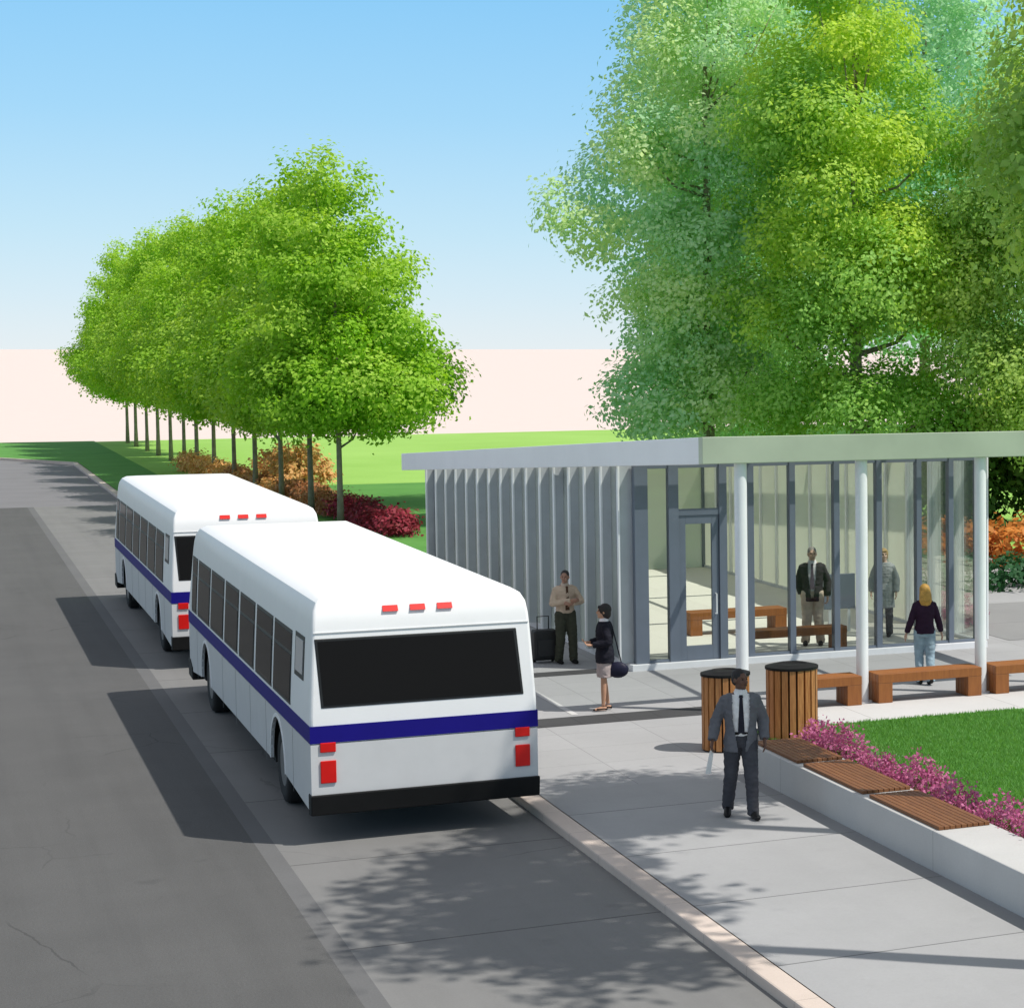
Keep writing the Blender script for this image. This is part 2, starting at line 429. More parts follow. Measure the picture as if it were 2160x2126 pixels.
# ------------------------------------------------------------------ foliage
def leaves(blobs, n, size, seed, up=0.55, aspect=0.62, clump_r=0.35, fill=0.35, per=26):
    """blobs: (cx,cy,cz, rx,ry,rz). Leaves in small sprays spread over and inside the blobs."""
    rng = np.random.default_rng(seed)
    bl = np.array(blobs, float)
    wts = (bl[:, 3]*bl[:, 4] + bl[:, 4]*bl[:, 5] + bl[:, 3]*bl[:, 5]); wts /= wts.sum()
    nc = max(1, n // per)
    bi = rng.choice(len(bl), nc, p=wts)
    d = rng.normal(size=(nc, 3)); d /= np.linalg.norm(d, axis=1)[:, None]
    rad = np.where(rng.random(nc) < fill, rng.uniform(0.25, 0.9, nc), rng.uniform(0.82, 1.08, nc))
    cc = bl[bi, :3] + d*bl[bi, 3:6]*rad[:, None]
    cv = np.clip(rng.normal(0.5, 0.16, nc) + (rng.random(len(bl))[bi] - 0.5)*1.2, 0, 1)
    li = np.repeat(np.arange(nc), per); m = len(li)
    p = cc[li] + rng.normal(size=(m, 3))*clump_r*np.array([1, 1, 0.7])
    nrm = d[li]*0.9 + rng.normal(size=(m, 3))*0.42 + np.array([0, 0, up])
    nrm /= np.linalg.norm(nrm, axis=1)[:, None]
    t = np.cross(nrm, rng.normal(size=(m, 3))); t /= np.linalg.norm(t, axis=1)[:, None]
    b = np.cross(nrm, t)
    s = size*rng.uniform(0.6, 1.3, m)[:, None]
    v = np.stack([p - t*s*0.5, p + b*s*0.5*aspect - t*s*0.05, p + t*s*0.5 - nrm*s*0.12, p - b*s*0.5*aspect - t*s*0.05], 1).reshape(-1, 3)
    f = np.arange(m*4).reshape(-1, 4)
    return v, f, np.repeat(cv[li], 4)

def sub_blobs(levels, seed, k=0.36):
    """levels of a crown -> small lumps around each level, uneven."""
    rng = random.Random(seed); out = []
    for (cx, cy, z, Rr, h) in levels:
        n = max(3, int(5 + Rr*1.6))
        a0 = rng.random()*6.28
        for i in range(n):
            a = a0 + 6.283*i/n + rng.uniform(-.3, .3); q = Rr*rng.uniform(.52, .86); r = max(.45, Rr*k*rng.uniform(.7, 1.25))
            out.append((cx + q*math.cos(a), cy + q*math.sin(a), z + rng.uniform(-h, h), r, r, r*rng.uniform(.65, .95)))
        out.append((cx, cy, z, Rr*.55, Rr*.55, max(.5, h*1.2)))
    return out

def crown_mesh(name, blobs, n, size, seed, **kw):
    v, f, c = leaves(blobs, n, size, seed, **kw)
    return np_mesh(name, v, f, c)

def trunk_mb(base_r, top, blobs, seed, clear, limbs=9, lean=(0, 0)):
    rng = random.Random(seed); mb = MB(); pts = []; rr = []
    for i in range(9):
        t = i/8; z = top*t
        pts.append((lean[0]*t + rng.uniform(-.03, .03)*base_r*8*t, lean[1]*t + rng.uniform(-.03, .03)*base_r*8*t, z))
        rr.append(base_r*(1.25 if i == 0 else 1)*(1 - .72*t))
    mb.tube(pts, rr, 10)
    cand = [b for b in blobs if b[2] > clear*0.8]
    rng.shuffle(cand)
    for b in cand[:limbs]:
        z0 = max(clear*.9, min(top*.85, b[2] - 0.5*math.hypot(b[0], b[1]) - .3)); t = z0/top
        p0 = Vector((lean[0]*t, lean[1]*t, z0)); p2 = Vector(b[:3])
        p1 = p0.lerp(p2, .5) + Vector((0, 0, -.15*(p2 - p0).length))
        r0 = base_r*(1 - .72*t)*.55
        mb.tube([p0, p1, p2], [r0, r0*.6, r0*.22], 7)
    return mb

def make_tree(name, label, loc, blobs, n, size, seed, mat, bark='bark', base_r=0.12, top=6, clear=2, limbs=9, group=None, lean=(0, 0), cat='tree', **kw):
    t = thing(name, label, cat, loc, group)
    cr = bpy.data.objects.new('crown', crown_mesh('crown', blobs, n, size, seed, **kw)); COL.objects.link(cr)
    cr.data.materials.append(mat); cr.parent = t
    tm = trunk_mb(base_r, top, blobs, seed, clear, limbs, lean); me = tm.mesh('trunk'); me.materials.append(M[bark])
    for p in me.polygons: p.use_smooth = True
    tr = bpy.data.objects.new('trunk', me); COL.objects.link(tr); tr.parent = t
    return t

M['leaf_row'] = leaf_mat('leaf_bright', ((0.34, 0.64, 0.04), (0.60, 0.82, 0.14), (0.25, 0.50, 0.02)), 0.5, (1.0, 1.0, 0.4))
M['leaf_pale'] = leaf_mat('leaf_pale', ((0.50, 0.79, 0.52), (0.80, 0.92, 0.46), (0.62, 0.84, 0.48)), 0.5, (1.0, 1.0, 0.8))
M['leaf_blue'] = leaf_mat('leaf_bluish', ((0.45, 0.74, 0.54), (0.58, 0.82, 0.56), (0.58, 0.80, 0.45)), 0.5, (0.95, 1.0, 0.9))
M['leaf_mid'] = leaf_mat('leaf_mid', ((0.34, 0.62, 0.14), (0.68, 0.84, 0.10), (0.42, 0.68, 0.16)), 0.5, (1.0, 1.0, 0.5))
M['leaf_olive'] = leaf_mat('leaf_olive', ((0.36, 0.58, 0.15), (0.58, 0.74, 0.16), (0.36, 0.56, 0.16)), 0.5, (1.0, 1.0, 0.55))
M['leaf_dark'] = leaf_mat('leaf_dark', ((0.08, 0.17, 0.025), (0.16, 0.26, 0.04), (0.05, 0.11, 0.02)), 0.35)

# the row of trees behind the buses
protos = []
rowlab = ['bright green tree, nearest and tallest looking of the long row behind the buses',
          'second tree of the long row, its trunk rising over the brown flower shrubs',
          'third tree of the row counted from the pavilion end, behind the orange mound',
          'fourth tree of the row from the pavilion, trunk over the orange flowers',
          'fifth tree of the row from the pavilion, above the second bus roof',
          'sixth tree of the row from the pavilion, midway along the row',
          'seventh tree of the row, the middle one of the thirteen',
          'eighth tree of the row, trunk ending at the pale orange flowers',
          'sixth tree from the far end of the row, trunk base in pale grass',
          'fifth tree from the far end of the row, slim dark trunk',
          'fourth tree from the far end of the row, slim trunk on pale lawn',
          'third tree from the far end of the long row',
          'second tree from the far end of the long row',
          'farthest small looking tree at the left end of the long row']
rowY = [69.6, 75.0, 81.3, 87.7, 93.6, 100.0, 106.2, 111.2, 117.0, 123.0, 128.8, 135.1, 140.4]
rowlab = rowlab[:12] + [rowlab[13]]
for i in range(3):
    s = 11 + i
    lv = [(0, 0, 3.6, 2.7, .3), (0.3, 0, 4.7, 3.75, .5), (-.1, .1, 6.0, 3.2, .6), (.1, 0, 7.5, 2.45, .6), (-.3, 0, 8.9, 1.75, .5), (-.2, .1, 10.1, 1.2, .4)]
    bl = sub_blobs(lv, s)
    bl += [(-.35, 0, 11.0, .55, .55, .75), (.9, 0, 10.6, .4, .4, .7), (3.6, -.6, 5.2, .7, .7, .6), (-3.5, .5, 5.0, .7, .7, .6), (2.5, .8, 8.0, .55, .55, .8)]
    bl = [(x*.80, y*.80, z, a*.84, b*.84, c*.9) for x, y, z, a, b, c in bl]
    protos.append((bl, s))
row = []
for i, Y in enumerate(rowY):
    X = 11.3 - (Y - 69.6)*0.008
    if i < 3:
        bl, s = protos[i]
        t = make_tree('street_tree', rowlab[i], gp(X, Y), bl, 62000, 0.155, s, M['leaf_row'], base_r=0.095, bark='barkrow', top=9.2, clear=2.4, limbs=14,
                      group='row of trees behind the buses', clump_r=.23, fill=.22)
    else:
        t = copy_tree(row[i % 3]); t.location = gp(X, Y)
        t.rotation_euler.z = (0, 2.1, 4.0, 1.1, 5.2, 3.1)[i % 6]; t['label'] = rowlab[i]
    sc = 1.0 + 0.03*math.sin(i*2.4); t.scale = (sc, sc, G*(1.0 + .02*math.sin(i*1.7)))
    row.append(t)

# big trees behind the pavilion
def big(name, label, X, Y, lv, n, size, seed, mat, top, base_r, clear, extra=(), **kw):
    bl = sub_blobs(lv, seed, .40) + list(extra)
    return make_tree(name, label, gp(X, Y), bl, n, size, seed, mat, base_r=base_r, bark='barkrow', top=top, clear=clear, limbs=16, group='tall trees behind the pavilion', **kw)

big('broadleaf_tree', 'pale green tall tree at the left edge of the group behind the pavilion', 22.1, 66.5,
    [(-.2, 0, 3.9, 2.9, .6), (.2, 0, 5.4, 2.6, .5), (.3, 0, 6.8, 2.5, .8), (.1, 0, 9.2, 2.7, .9), (0, 0, 11.6, 2.6, .9), (.5, 0, 13.8, 2.3, .9), (.9, 0, 16.0, 1.8, .8), (1.0, 0, 18.0, 1.2, .6)],
    80000, .17, 41, M['leaf_pale'], 15, .22, 3.2,
    [(-3.5, .4, 9.0, .9, .9, .8), (-4.5, .2, 9.7, .6, .6, .8), (-2.6, 0, 6.9, .8, .8, .6), (-2.3, 0, 12.6, .8, .8, 1.2), (-1.2, -.3, 15.2, .75, .75, 1.3), (-.8, 0, 17.2, .6, .6, 1.1)], clump_r=.27, fill=.12)
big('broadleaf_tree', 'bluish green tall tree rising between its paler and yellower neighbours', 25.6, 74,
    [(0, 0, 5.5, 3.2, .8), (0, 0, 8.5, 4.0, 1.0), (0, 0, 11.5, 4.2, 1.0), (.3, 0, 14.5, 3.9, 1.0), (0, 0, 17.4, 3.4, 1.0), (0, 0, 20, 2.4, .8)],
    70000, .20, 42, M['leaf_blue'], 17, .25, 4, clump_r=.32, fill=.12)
big('broadleaf_tree', 'yellow green broad tree in the middle of the group over the glass room', 25.3, 62,
    [(.2, 0, 4.1, 3.1, .7), (0, 0, 6.8, 3.6, .8), (-.4, 0, 9.2, 3.4, .9), (0, 0, 11.6, 3.2, .9), (-.3, 0, 14.0, 2.6, .9), (-.5, 0, 16.2, 1.9, .8)],
    105000, .16, 43, M['leaf_mid'], 14.5, .24, 3.2, clump_r=.26)
big('broadleaf_tree', 'olive green dense tree at the right edge of the group', 30.6, 59,
    [(0, 0, 3.6, 3.6, .7), (0, 0, 5.4, 4.0, .8), (0, 0, 7.6, 4.1, .9), (-.2, 0, 9.8, 3.7, .9), (0, 0, 12.0, 3.0, .9), (.2, 0, 14.0, 2.0, .7)],
    110000, .15, 44, M['leaf_olive'], 12.5, .24, 2.4, clump_r=.28)
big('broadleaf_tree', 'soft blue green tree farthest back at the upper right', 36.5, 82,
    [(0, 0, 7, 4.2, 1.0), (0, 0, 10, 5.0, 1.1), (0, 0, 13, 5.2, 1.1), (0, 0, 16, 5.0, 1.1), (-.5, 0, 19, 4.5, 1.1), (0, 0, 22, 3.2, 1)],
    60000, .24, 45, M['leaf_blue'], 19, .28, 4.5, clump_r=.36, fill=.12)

# near trees that throw the dappled shade over the pavement
make_tree('street_tree', 'slim young tree on the lawn, its leafy crown hanging into the upper right corner', gp(12.0, 23.2),
          [(.2, 0, 6.7, .75, .75, .5), (.7, .1, 7.3, .9, .9, .6), (-.15, 0, 7.7, .75, .75, .6), (.3, .2, 8.5, .9, .9, .7), (.9, 0, 8.4, .7, .7, .6), (.3, 0, 9.4, .7, .7, .7)],
          9000, .12, 51, M['leaf_olive'], 'barkpale', base_r=.085, top=8.6, clear=6.0, limbs=6, clump_r=.17)
T1 = make_tree('street_tree', 'tall clear-stemmed tree on the lawn nearest the camera', (10.6, 15.4, .1),
          [(.65 + .5*(z - 12.5) + dx*.8, 1.0 - .41*(z - 12.5) + dy, z, r, r*1.1, r*.7) for z, dx, dy, r in ((11.0, 0, -1.8, .8), (11.4, .9, .2, .85), (11.8, -.8, -.4, .8), (12.2, .4, 1.7, .9), (12.6, 1.3, -1.2, .8), (13.0, -.5, .9, .85), (13.4, .6, -.3, .95), (13.8, 1.2, 1.3, .8), (14.2, -.9, -1.6, .75), (14.6, .2, 2.4, .75), (15.0, .5, .6, .8), (12.0, 1.5, 2.6, .7), (11.6, .6, -2.8, .7))],
          6200, .24, 52, M['leaf_mid'], 'barkpale', base_r=.2, top=14, clear=9.5, limbs=12, clump_r=.26)
T3 = make_tree('street_tree', 'tall clear-stemmed tree on the lawn beside the wooden seats', (11.75, 20.7, .1),
          [(1.9, -1.3, 13.2, .8, .8, .6), (2.6, -1.6, 14, 1.0, 1.0, .8), (2.1, -1.9, 14.8, .9, .9, .7), (3.0, -1.4, 15.2, .8, .8, .7), (.75, -.2, 11.2, .45, .45, .35), (1.3, -1.2, 11.9, .5, .5, .4)],
          6500, .22, 53, M['leaf_mid'], 'barkpale', base_r=.2, top=14, clear=10.5, limbs=6, clump_r=.22, lean=(1.1, -.9))

# shrubs and flower beds
def bush(name, label, cat, loc, blobs, n, size, seed, mat, stems=True, group=None, **kw):
    t = thing(name, label, cat, loc, group)
    cr = bpy.data.objects.new('foliage', crown_mesh('foliage', blobs, n, size, seed, **kw)); COL.objects.link(cr)
    cr.data.materials.append(mat); cr.parent = t
    if stems:
        rng = random.Random(seed); mb = MB()
        for b in blobs:
            for q in range(3):
                mb.tube([(b[0]*.3, b[1]*.3, 0), (b[0]*.7, b[1]*.7, b[2]*.6), (b[0] + rng.uniform(-.3, .3), b[1] + rng.uniform(-.3, .3), b[2] + b[5]*rng.uniform(.6, 1.25))], [.025, .02, .010], 6)
        me = mb.mesh('stems'); me.materials.append(M['twig'])
        s = bpy.data.objects.new('stems', me); COL.objects.link(s); s.parent = t
    return t
def petal(name, a, b, c): return leaf_mat(name, (a, b, c), 0.3, (1, .9, .8))
M['crimson'] = petal('crimson_flower', (.34, .03, .06), (.50, .05, .11), (.16, .05, .03))
M['russet'] = petal('russet_flower', (.58, .24, .12), (.74, .36, .17), (.40, .22, .08))
M['amber'] = petal('amber_flower', (.80, .42, .16), (.90, .52, .22), (.60, .45, .14))
M['orange'] = petal('orange_flower', (.62, .19, .03), (.72, .26, .05), (.42, .22, .05))
M['pink'] = petal('pink_flower', (.56, .13, .30), (.68, .24, .42), (.42, .09, .22))
M['sage'] = petal('sage_leaf', (.12, .22, .03), (.16, .28, .05), (.08, .15, .02))
M['hedge'] = leaf_mat('hedge_leaf', ((.03, .12, .035), (.05, .18, .06), (.03, .09, .05)), .25)
ncol = ['crimson', 'crimson', 'crimson', 'russet', 'russet', 'russet', 'amber', 'russet', 'amber', 'russet', 'amber', 'amber', 'amber', 'amber']
blab = ['deep crimson flower shrub at the near end of the bed beside the first bus roof',
        'crimson flower shrub, second from the near end of the bed', 'crimson and brown shrub, third from the near end of the bed',
        'russet flower shrub right after the three crimson ones', 'second russet shrub past the crimson ones',
        'third russet shrub past the crimson ones, under the nearest trunk', 'amber shrub between two russet ones nearest the pavilion',
        'russet shrub between two amber ones near the middle of the bed', 'amber shrub below the round orange mound',
        'last russet shrub before the all amber stretch', 'first shrub of the all amber stretch over the second bus',
        'second shrub of the all amber far stretch', 'last but one amber shrub at the far end of the bed', 'amber shrub at the far left tip of the bed']
for i in range(14):
    Y = 67.6 + i*2.95; X = 12.55 - (Y - 67.6)*.045; rs = random.Random(90 + i)
    h = .82 + rs.uniform(-.1, .12)
    bl = [(rs.uniform(-.25, .25), -1.2 + j*.6, .42*h + rs.uniform(-.06, .10), .55, .65, .45*h) for j in range(5)]
    bush('flowering_shrub', blab[i], 'shrub', gp(X, Y), bl, 2300, .14, 200 + i, M[ncol[i]], group='flowering shrubs along the lawn behind the buses', clump_r=.13, per=14)
bush('flowering_shrub', 'wide round orange mound rising behind the row of shrubs', 'shrub', gp(12.9, 90.5),
     [(0, -2.4, .8, 1.1, 1.4, .8), (0, 0, 1.0, 1.2, 1.6, .95), (0, 2.3, .8, 1.1, 1.4, .8)], 3800, .2, 260, M['amber'], clump_r=.16)
# pink flowers between seat wall and lawn
def bed(name, label, x0, x1, y0, y1, z0, h, n, size, seed, pm, leafm):
    t = thing(name, label, 'flower bed', ((x0+x1)/2, (y0+y1)/2, z0))
    rng = np.random.default_rng(seed)
    xc, yc = (x0+x1)/2, (y0+y1)/2
    for nm, mat, cnt, zz in (('leaves', leafm, n//2, (.15, .6)), ('blossoms', pm, n, (.5, 1.05))):
        nn = cnt//12; cx = rng.uniform(x0, x1, nn) - xc; cy = rng.uniform(y0, y1, nn) - yc
        hh = h*(1 - .45*np.abs(cx/((x1-x0)/2))**2)*(1 + .18*np.sin(cy*2.3) + .12*np.sin(cy*5.7))
        cz = hh*rng.uniform(zz[0], zz[1], nn); li = np.repeat(np.arange(nn), 12); m = len(li)
        p = np.stack([cx, cy, cz], 1)[li] + rng.normal(size=(m, 3))*np.array([.035, .035, .05])
        nr = rng.normal(size=(m, 3)); nr[:, 2] += .4; nr /= np.linalg.norm(nr, axis=1)[:, None]
        tt = np.cross(nr, rng.normal(size=(m, 3))); tt /= np.linalg.norm(tt, axis=1)[:, None]; bb = np.cross(nr, tt)
        s = size*rng.uniform(.6, 1.3, m)[:, None]
        v = np.stack([p - tt*s*.5, p + bb*s*.32, p + tt*s*.5, p - bb*s*.32], 1).reshape(-1, 3)
        me = np_mesh(nm, v, np.arange(m*4).reshape(-1, 4), np.repeat(rng.random(nn)[li], 4)); me.materials.append(mat)
        o = bpy.data.objects.new(nm, me); COL.objects.link(o); o.parent = t
    mb = MB(); mb.box(x0, x1, y0, y1, z0, z0 + h*.18)
    mb.build('soil', M['bark'], t)
    return t
bed('flower_bed', 'long band of pink flowers between the wooden seats and the lawn', 9.98, 10.42, 12, 27.0, .1, .58, 19000, .05, 5, M['pink'], M['sage'])
bush('flowering_shrub', 'broad mass of orange flowers right of the pavilion behind the low hedge', 'shrub', gp(27, 52), 
     [(-4.5 + 1.5*j, (j % 2)*1.2 - 1.2, .5, 1.2, 1.6, .55) for j in range(10)], 9000, .22, 261, M['orange'], stems=False, clump_r=.2)
bush('hedge', 'low dark green hedge right of the pavilion before the orange flowers', 'hedge', gp(25, 45.6),
     [(-5 + 1.2*j, .2*(j % 2), .35, .9, 1.2, .6) for j in range(10)], 12000, .13, 262, M['hedge'], stems=False, clump_r=.12)
bush('evergreen_shrub', 'dark leafy thicket seen right of the last white column', 'shrub', gp(31, 60.5),
     [(-3.2 + 1.6*j, (j % 2)*.8, 1.6 + .3*(j % 3), 1.4, 1.4, 1.7) for j in range(6)], 14000, .26, 263, M['leaf_dark'], clump_r=.25)
bush('flowering_shrub', 'added pink shrub behind the right end of the glass room, standing for reflected flowers', 'shrub', gp(18.55, 40.2),
     [(0, -.6 + .5*j, .3, .35, .4, .33) for j in range(4)], 2600, .07, 264, M['pink'], stems=False, clump_r=.07)  # shrub added in place of the pink flowers' reflection in the glass

# ------------------------------------------------------------------ buses
BX, BY, BW, BL = 3.73, 25.33, 2.55, 12.5
def make_bus(label, ox, oy):
    bus = thing('city_bus', label, 'bus', (ox, oy, 0), 'white city buses with a blue stripe')
    P = lambda x, y, z: (ox + x, oy + y, z)
    prof = [(0, 1.14), (0, 1.46), (.018, 1.8), (.05, 2.36), (.06, 2.5), (.08, 2.63), (.125, 2.72), (.21, 2.775), (.40, 2.795), (.9, 2.80)]
    yr = lambda z: np.interp(z, [1.1, 1.46, 2.36, 2.50, 2.63, 2.72, 2.775, 2.795, 2.80], [0, .01, .07, .09, .125, .19, .32, .55, .95])
    yf = lambda z: np.interp(z, [1.1, 1.3, 2.36, 2.50, 2.63, 2.72, 2.775, 2.795, 2.80], [0, .02, .42, .50, .60, .74, .95, 1.2, 1.5])
    n = len(prof)
    ring = prof + [(BW - x, z) for x, z in prof[::-1]]
    stations = [('r', 0), ('m', 1.6), ('m', 4), ('m', 6.5), ('m', 9), ('f', 0)]
    body = MB(); rings = []
    for kind, y in stations:
        rings.append([P(x, float(yr(z)) if kind == 'r' else (BL - float(yf(z)) if kind == 'f' else y), z) for x, z in ring])
    nn = len(ring); vs = [p for r in rings for p in r]; fs = []
    for i in range(len(rings) - 1):
        for k in range(nn - 1):
            a = i*nn + k; fs.append((a, a+1, a+1+nn, a+nn))
        fs.append((i*nn + nn - 1, i*nn, (i+1)*nn, (i+1)*nn + nn - 1))
    for base in (0, (len(rings)-1)*nn):
        for k in range(n - 1):
            fs.append((base + k, base + k + 1, base + nn - 2 - k, base + nn - 1 - k))
    body.add(vs, fs)
    b = body.build('body', 'white', bus)
    bv = b.modifiers.new('bevel', 'BEVEL'); bv.width = .035; bv.segments = 3; bv.limit_method = 'ANGLE'; bv.angle_limit = R(50)
    smooth_angle(b, 30)
    # seams on the rear cap
    mb = MB(); mb.box(ox + .07, ox + BW - .07, oy + .062, oy + .09, 2.385, 2.395); mb.build('rear_seam', M['lgrey'], bus)
    # lower panels with wheel arches
    wy = (2.62, 10.2); wr = .485
    out = [(0.0, .36), ]
    for c in wy:
        for q in range(15):
            a = math.pi - math.pi*q/14
            out.append((c + .60*math.cos(a), max(.36, .47 + .60*math.sin(a))))
    out += [(BL, .36), (BL, 1.14), (0, 1.14)]
    sk = MB()
    for x0, x1 in ((0.0, .035), (BW - .035, BW)):
        sk.prism_x([(oy + y, z) for y, z in out], ox + x0, ox + x1)
    sk.box(ox + .035, ox + BW - .035, oy + 0.0, oy + .04, .56, 1.14); sk.box(ox + .035, ox + BW - .035, oy + BL - .04, oy + BL, .36, 1.14)
    nf = len(sk.f)
    for y in (1.35, 3.6, 5.1, 6.6, 8.1, 11.35):   # dark seam strips between the side panels
        sk.box(ox - .0025, ox - .0005, oy + y, oy + y + .007, .38, 1.13); sk.box(ox + BW + .0005, ox + BW + .0025, oy + y, oy + y + .007, .38, 1.13)
    lp = sk.build('lower_panel', 'lgrey', bus)
    lp.data.materials.append(M['seam'])
    for q in lp.data.polygons[nf:]: q.material_index = 1
    # arch trims (white lips)
    for c in wy:
        for sx in (-.008, BW - .02):
            mb = MB(); a_in = [(c + .60*math.cos(math.pi*q/16), .47 + .60*math.sin(math.pi*q/16)) for q in range(17)]
            a_out = [(c + .645*math.cos(math.pi*q/16), .47 + .645*math.sin(math.pi*q/16)) for q in range(17)]
            mb.prism_x([(oy + y, z) for y, z in a_in + a_out[::-1]], ox + sx, ox + sx + .028)
            mb.build('wheel_arch', 'white', bus)
    ub = MB(); ub.box(ox + .42, ox + BW - .42, oy + .1, oy + BL - .1, .38, 1.12)
    ub.box(ox + .06, ox + BW - .06, oy + .10, oy + wy[0] - .62, .40, 1.12); ub.box(ox + .06, ox + BW - .06, oy + wy[0] + .62, oy + wy[1] - .62, .40, 1.12)
    ub.box(ox + .06, ox + BW - .06, oy + wy[1] + .62, oy + BL - .1, .40, 1.12)
    ub.build('underbody', 'under', bus)
    # stripe round the body
    st = MB()
    st.box(ox - .006, ox, oy - .006, oy + BL + .006, 1.155, 1.35); st.box(ox + BW, ox + BW + .006, oy - .006, oy + BL + .006, 1.155, 1.35)
    st.box(ox, ox + BW, oy - .006, oy + .004, 1.155, 1.35); st.box(ox, ox + BW, oy + BL - .03, oy + BL + .006, 1.155, 1.35)
    st.build('stripe', 'blue', bus)
    # bumpers
    bp = MB(); bp.prism_x([(oy - .05, .57), (oy - .02, .34), (oy + .16, .32), (oy + .16, .57)], ox - .012, ox + BW + .012)
    bp.build('rear_bumper', 'black', bus, bevel=.012)
    bp = MB(); bp.prism_x([(oy + BL + .07, .55), (oy + BL + .04, .28), (oy + BL - .5, .26), (oy + BL - .4, .45), (oy + BL - .1, .55)], ox - .02, ox + BW + .02)
    bp.build('front_bumper', 'black', bus, bevel=.012)
    # wheels
    for c in wy:
        for sx in (0, 1):
            x0, x1 = (ox + .05, ox + .36) if sx == 0 else (ox + BW - .36, ox + BW - .05)
            w = MB(); h0 = x0 if sx == 0 else x1; sg = 1 if sx == 0 else -1
            cen = (0, oy + c, wr)
            w.lathe([(.27, h0 + sg*.02), (.40, h0 + sg*0), (.46, h0 + sg*.02), (wr, h0 + sg*.06), (wr, h0 + sg*.27), (.45, h0 + sg*.31), (.27, h0 + sg*.30)], cen, 'x', 36)
            t = w.build('wheel', 'tyre', bus); smooth_angle(t, 40)
            r = MB(); r.lathe([(.275, h0 + sg*.015), (.265, h0 + sg*.05), (.20, h0 + sg*.09), (.12, h0 + sg*.06), (.10, h0 + sg*.02), (.02, h0 + sg*.015)], cen, 'x', 28)
            rm = r.build('rim', 'rim', t); smooth_angle(rm, 40)
    # side windows
    lx = lambda z: np.interp(z, [1.14, 1.46, 1.8, 2.36], [0, 0, .018, .05])
    wins = [(1.45, 2.87), (3.02, 4.47), (4.65, 6.12), (6.30, 7.74), (7.92, 9.44), (9.60, 11.15), (11.32, 11.98)]
    def side_slab(y0, y1, z0, z1, t0, t1, side):
        zs = [z0, 1.46, 1.8, z1] if z0 < 1.46 else ([z0, z1] if z0 >= 1.8 else [z0, 1.8, z1])
        vs = []
        for z in zs:
            for y in (y0, y1):
                for t in (t0, t1):
                    x = float(lx(z)) - t
                    vs.append((ox + x if side == 0 else ox + BW - x, oy + y, z))
        fs = []
        for i in range(len(zs) - 1):
            a = i*4; c = a + 4
            fs += [(a+1, a+3, c+3, c+1), (a, c, c+2, a+2), (a, a+1, c+1, c), (a+2, c+2, c+3, a+3)]
        l = (len(zs)-1)*4; fs += [(0, 2, 3, 1), (l, l+1, l+3, l+2)]
        mb = MB(); mb.add(vs, fs); return mb
    for side in (0, 1):
        ws = wins if side == 0 else [wins[0]] + wins[2:6]
        for y0, y1 in ws:
            w = side_slab(y0, y1, 1.39, 2.27, -.004, .006, side).build('window', 'frameblk', bus)
            side_slab(y0 + .04, y1 - .04, 1.43, 1.98, -.002, .011, side).build('pane', 'busglass', w)
            side_slab(y0 + .04, y1 - .04, 2.02, 2.23, -.002, .009, side).build('vent_pane', 'busglass', w)
        w = side_slab(.52, 1.18, 1.80, 2.30, -.004, .007, side).build('window', 'frameblk', bus)
        w['label'] = 'small pale rear side window'
        side_slab(.59, 1.11, 1.86, 2.25, -.002, .012, side).build('pane', 'paleglass', w)
    # doors on the kerb side
    for y0, y1 in ((3.05, 4.35), (10.85, 11.85)):
        d = side_slab(y0, y1, .42, 2.27, -.004, .008, 1).build('door', 'frameblk', bus)
        for q in (0, 1):
            ym = (y0 + y1)/2
            ya, yb = (y0 + .05, ym - .03) if q == 0 else (ym + .03, y1 - .05)
            side_slab(ya, yb, .55, 2.2, -.002, .013, 1).build('door_glass', 'busglass', d)
    # rear window
    def rear_slab(x0b, x1b, x0t, x1t, z0, z1, t0, t1, zm=None):
        vs = []
        for z, x0, x1 in ((z0, x0b, x1b), (z1, x0t, x1t)):
            y = float(yr(z))
            for x in (x0, x1):
                for t in (t0, t1): vs.append((ox + x, oy + y - t, z))
        mb = MB(); mb.add(vs, [(1, 3, 7, 5), (0, 4, 6, 2), (0, 1, 5, 4), (2, 6, 7, 3), (0, 2, 3, 1), (4, 5, 7, 6)]); return mb
    rw = rear_slab(.125, 2.40, .075, 2.335, 1.545, 2.325, -.02, .008).build('rear_window', 'frameblk', bus, bevel=.01)
    rear_slab(.155, 2.37, .11, 2.30, 1.575, 2.295, -.01, .013).build('pane', 'busglass', rw)
    # front windshield and destination box
    def front_slab(x0, x1, z0, z1, t0, t1):
        vs = []
        for z in (z0, z1):
            y = BL - float(yf(z))
            for x in (x0, x1):
                for t in (t0, t1): vs.append((ox + x, oy + y + t, z))
        mb = MB(); mb.add(vs, [(1, 3, 7, 5), (0, 4, 6, 2), (0, 1, 5, 4), (2, 6, 7, 3), (0, 2, 3, 1), (4, 5, 7, 6)]); return mb
    fw = front_slab(.12, BW - .12, 1.4, 2.34, -.05, .012).build('windshield', 'frameblk', bus)
    front_slab(.17, BW - .17, 1.45, 2.30, -.03, .02).build('pane', 'busglass', fw)
    for x in (.3, BW - .5):
        mb = MB(); mb.box(ox + x, ox + x + .22, oy + BL - .02, oy + BL + .015, .72, .88); mb.build('headlight', 'paleglass', bus)
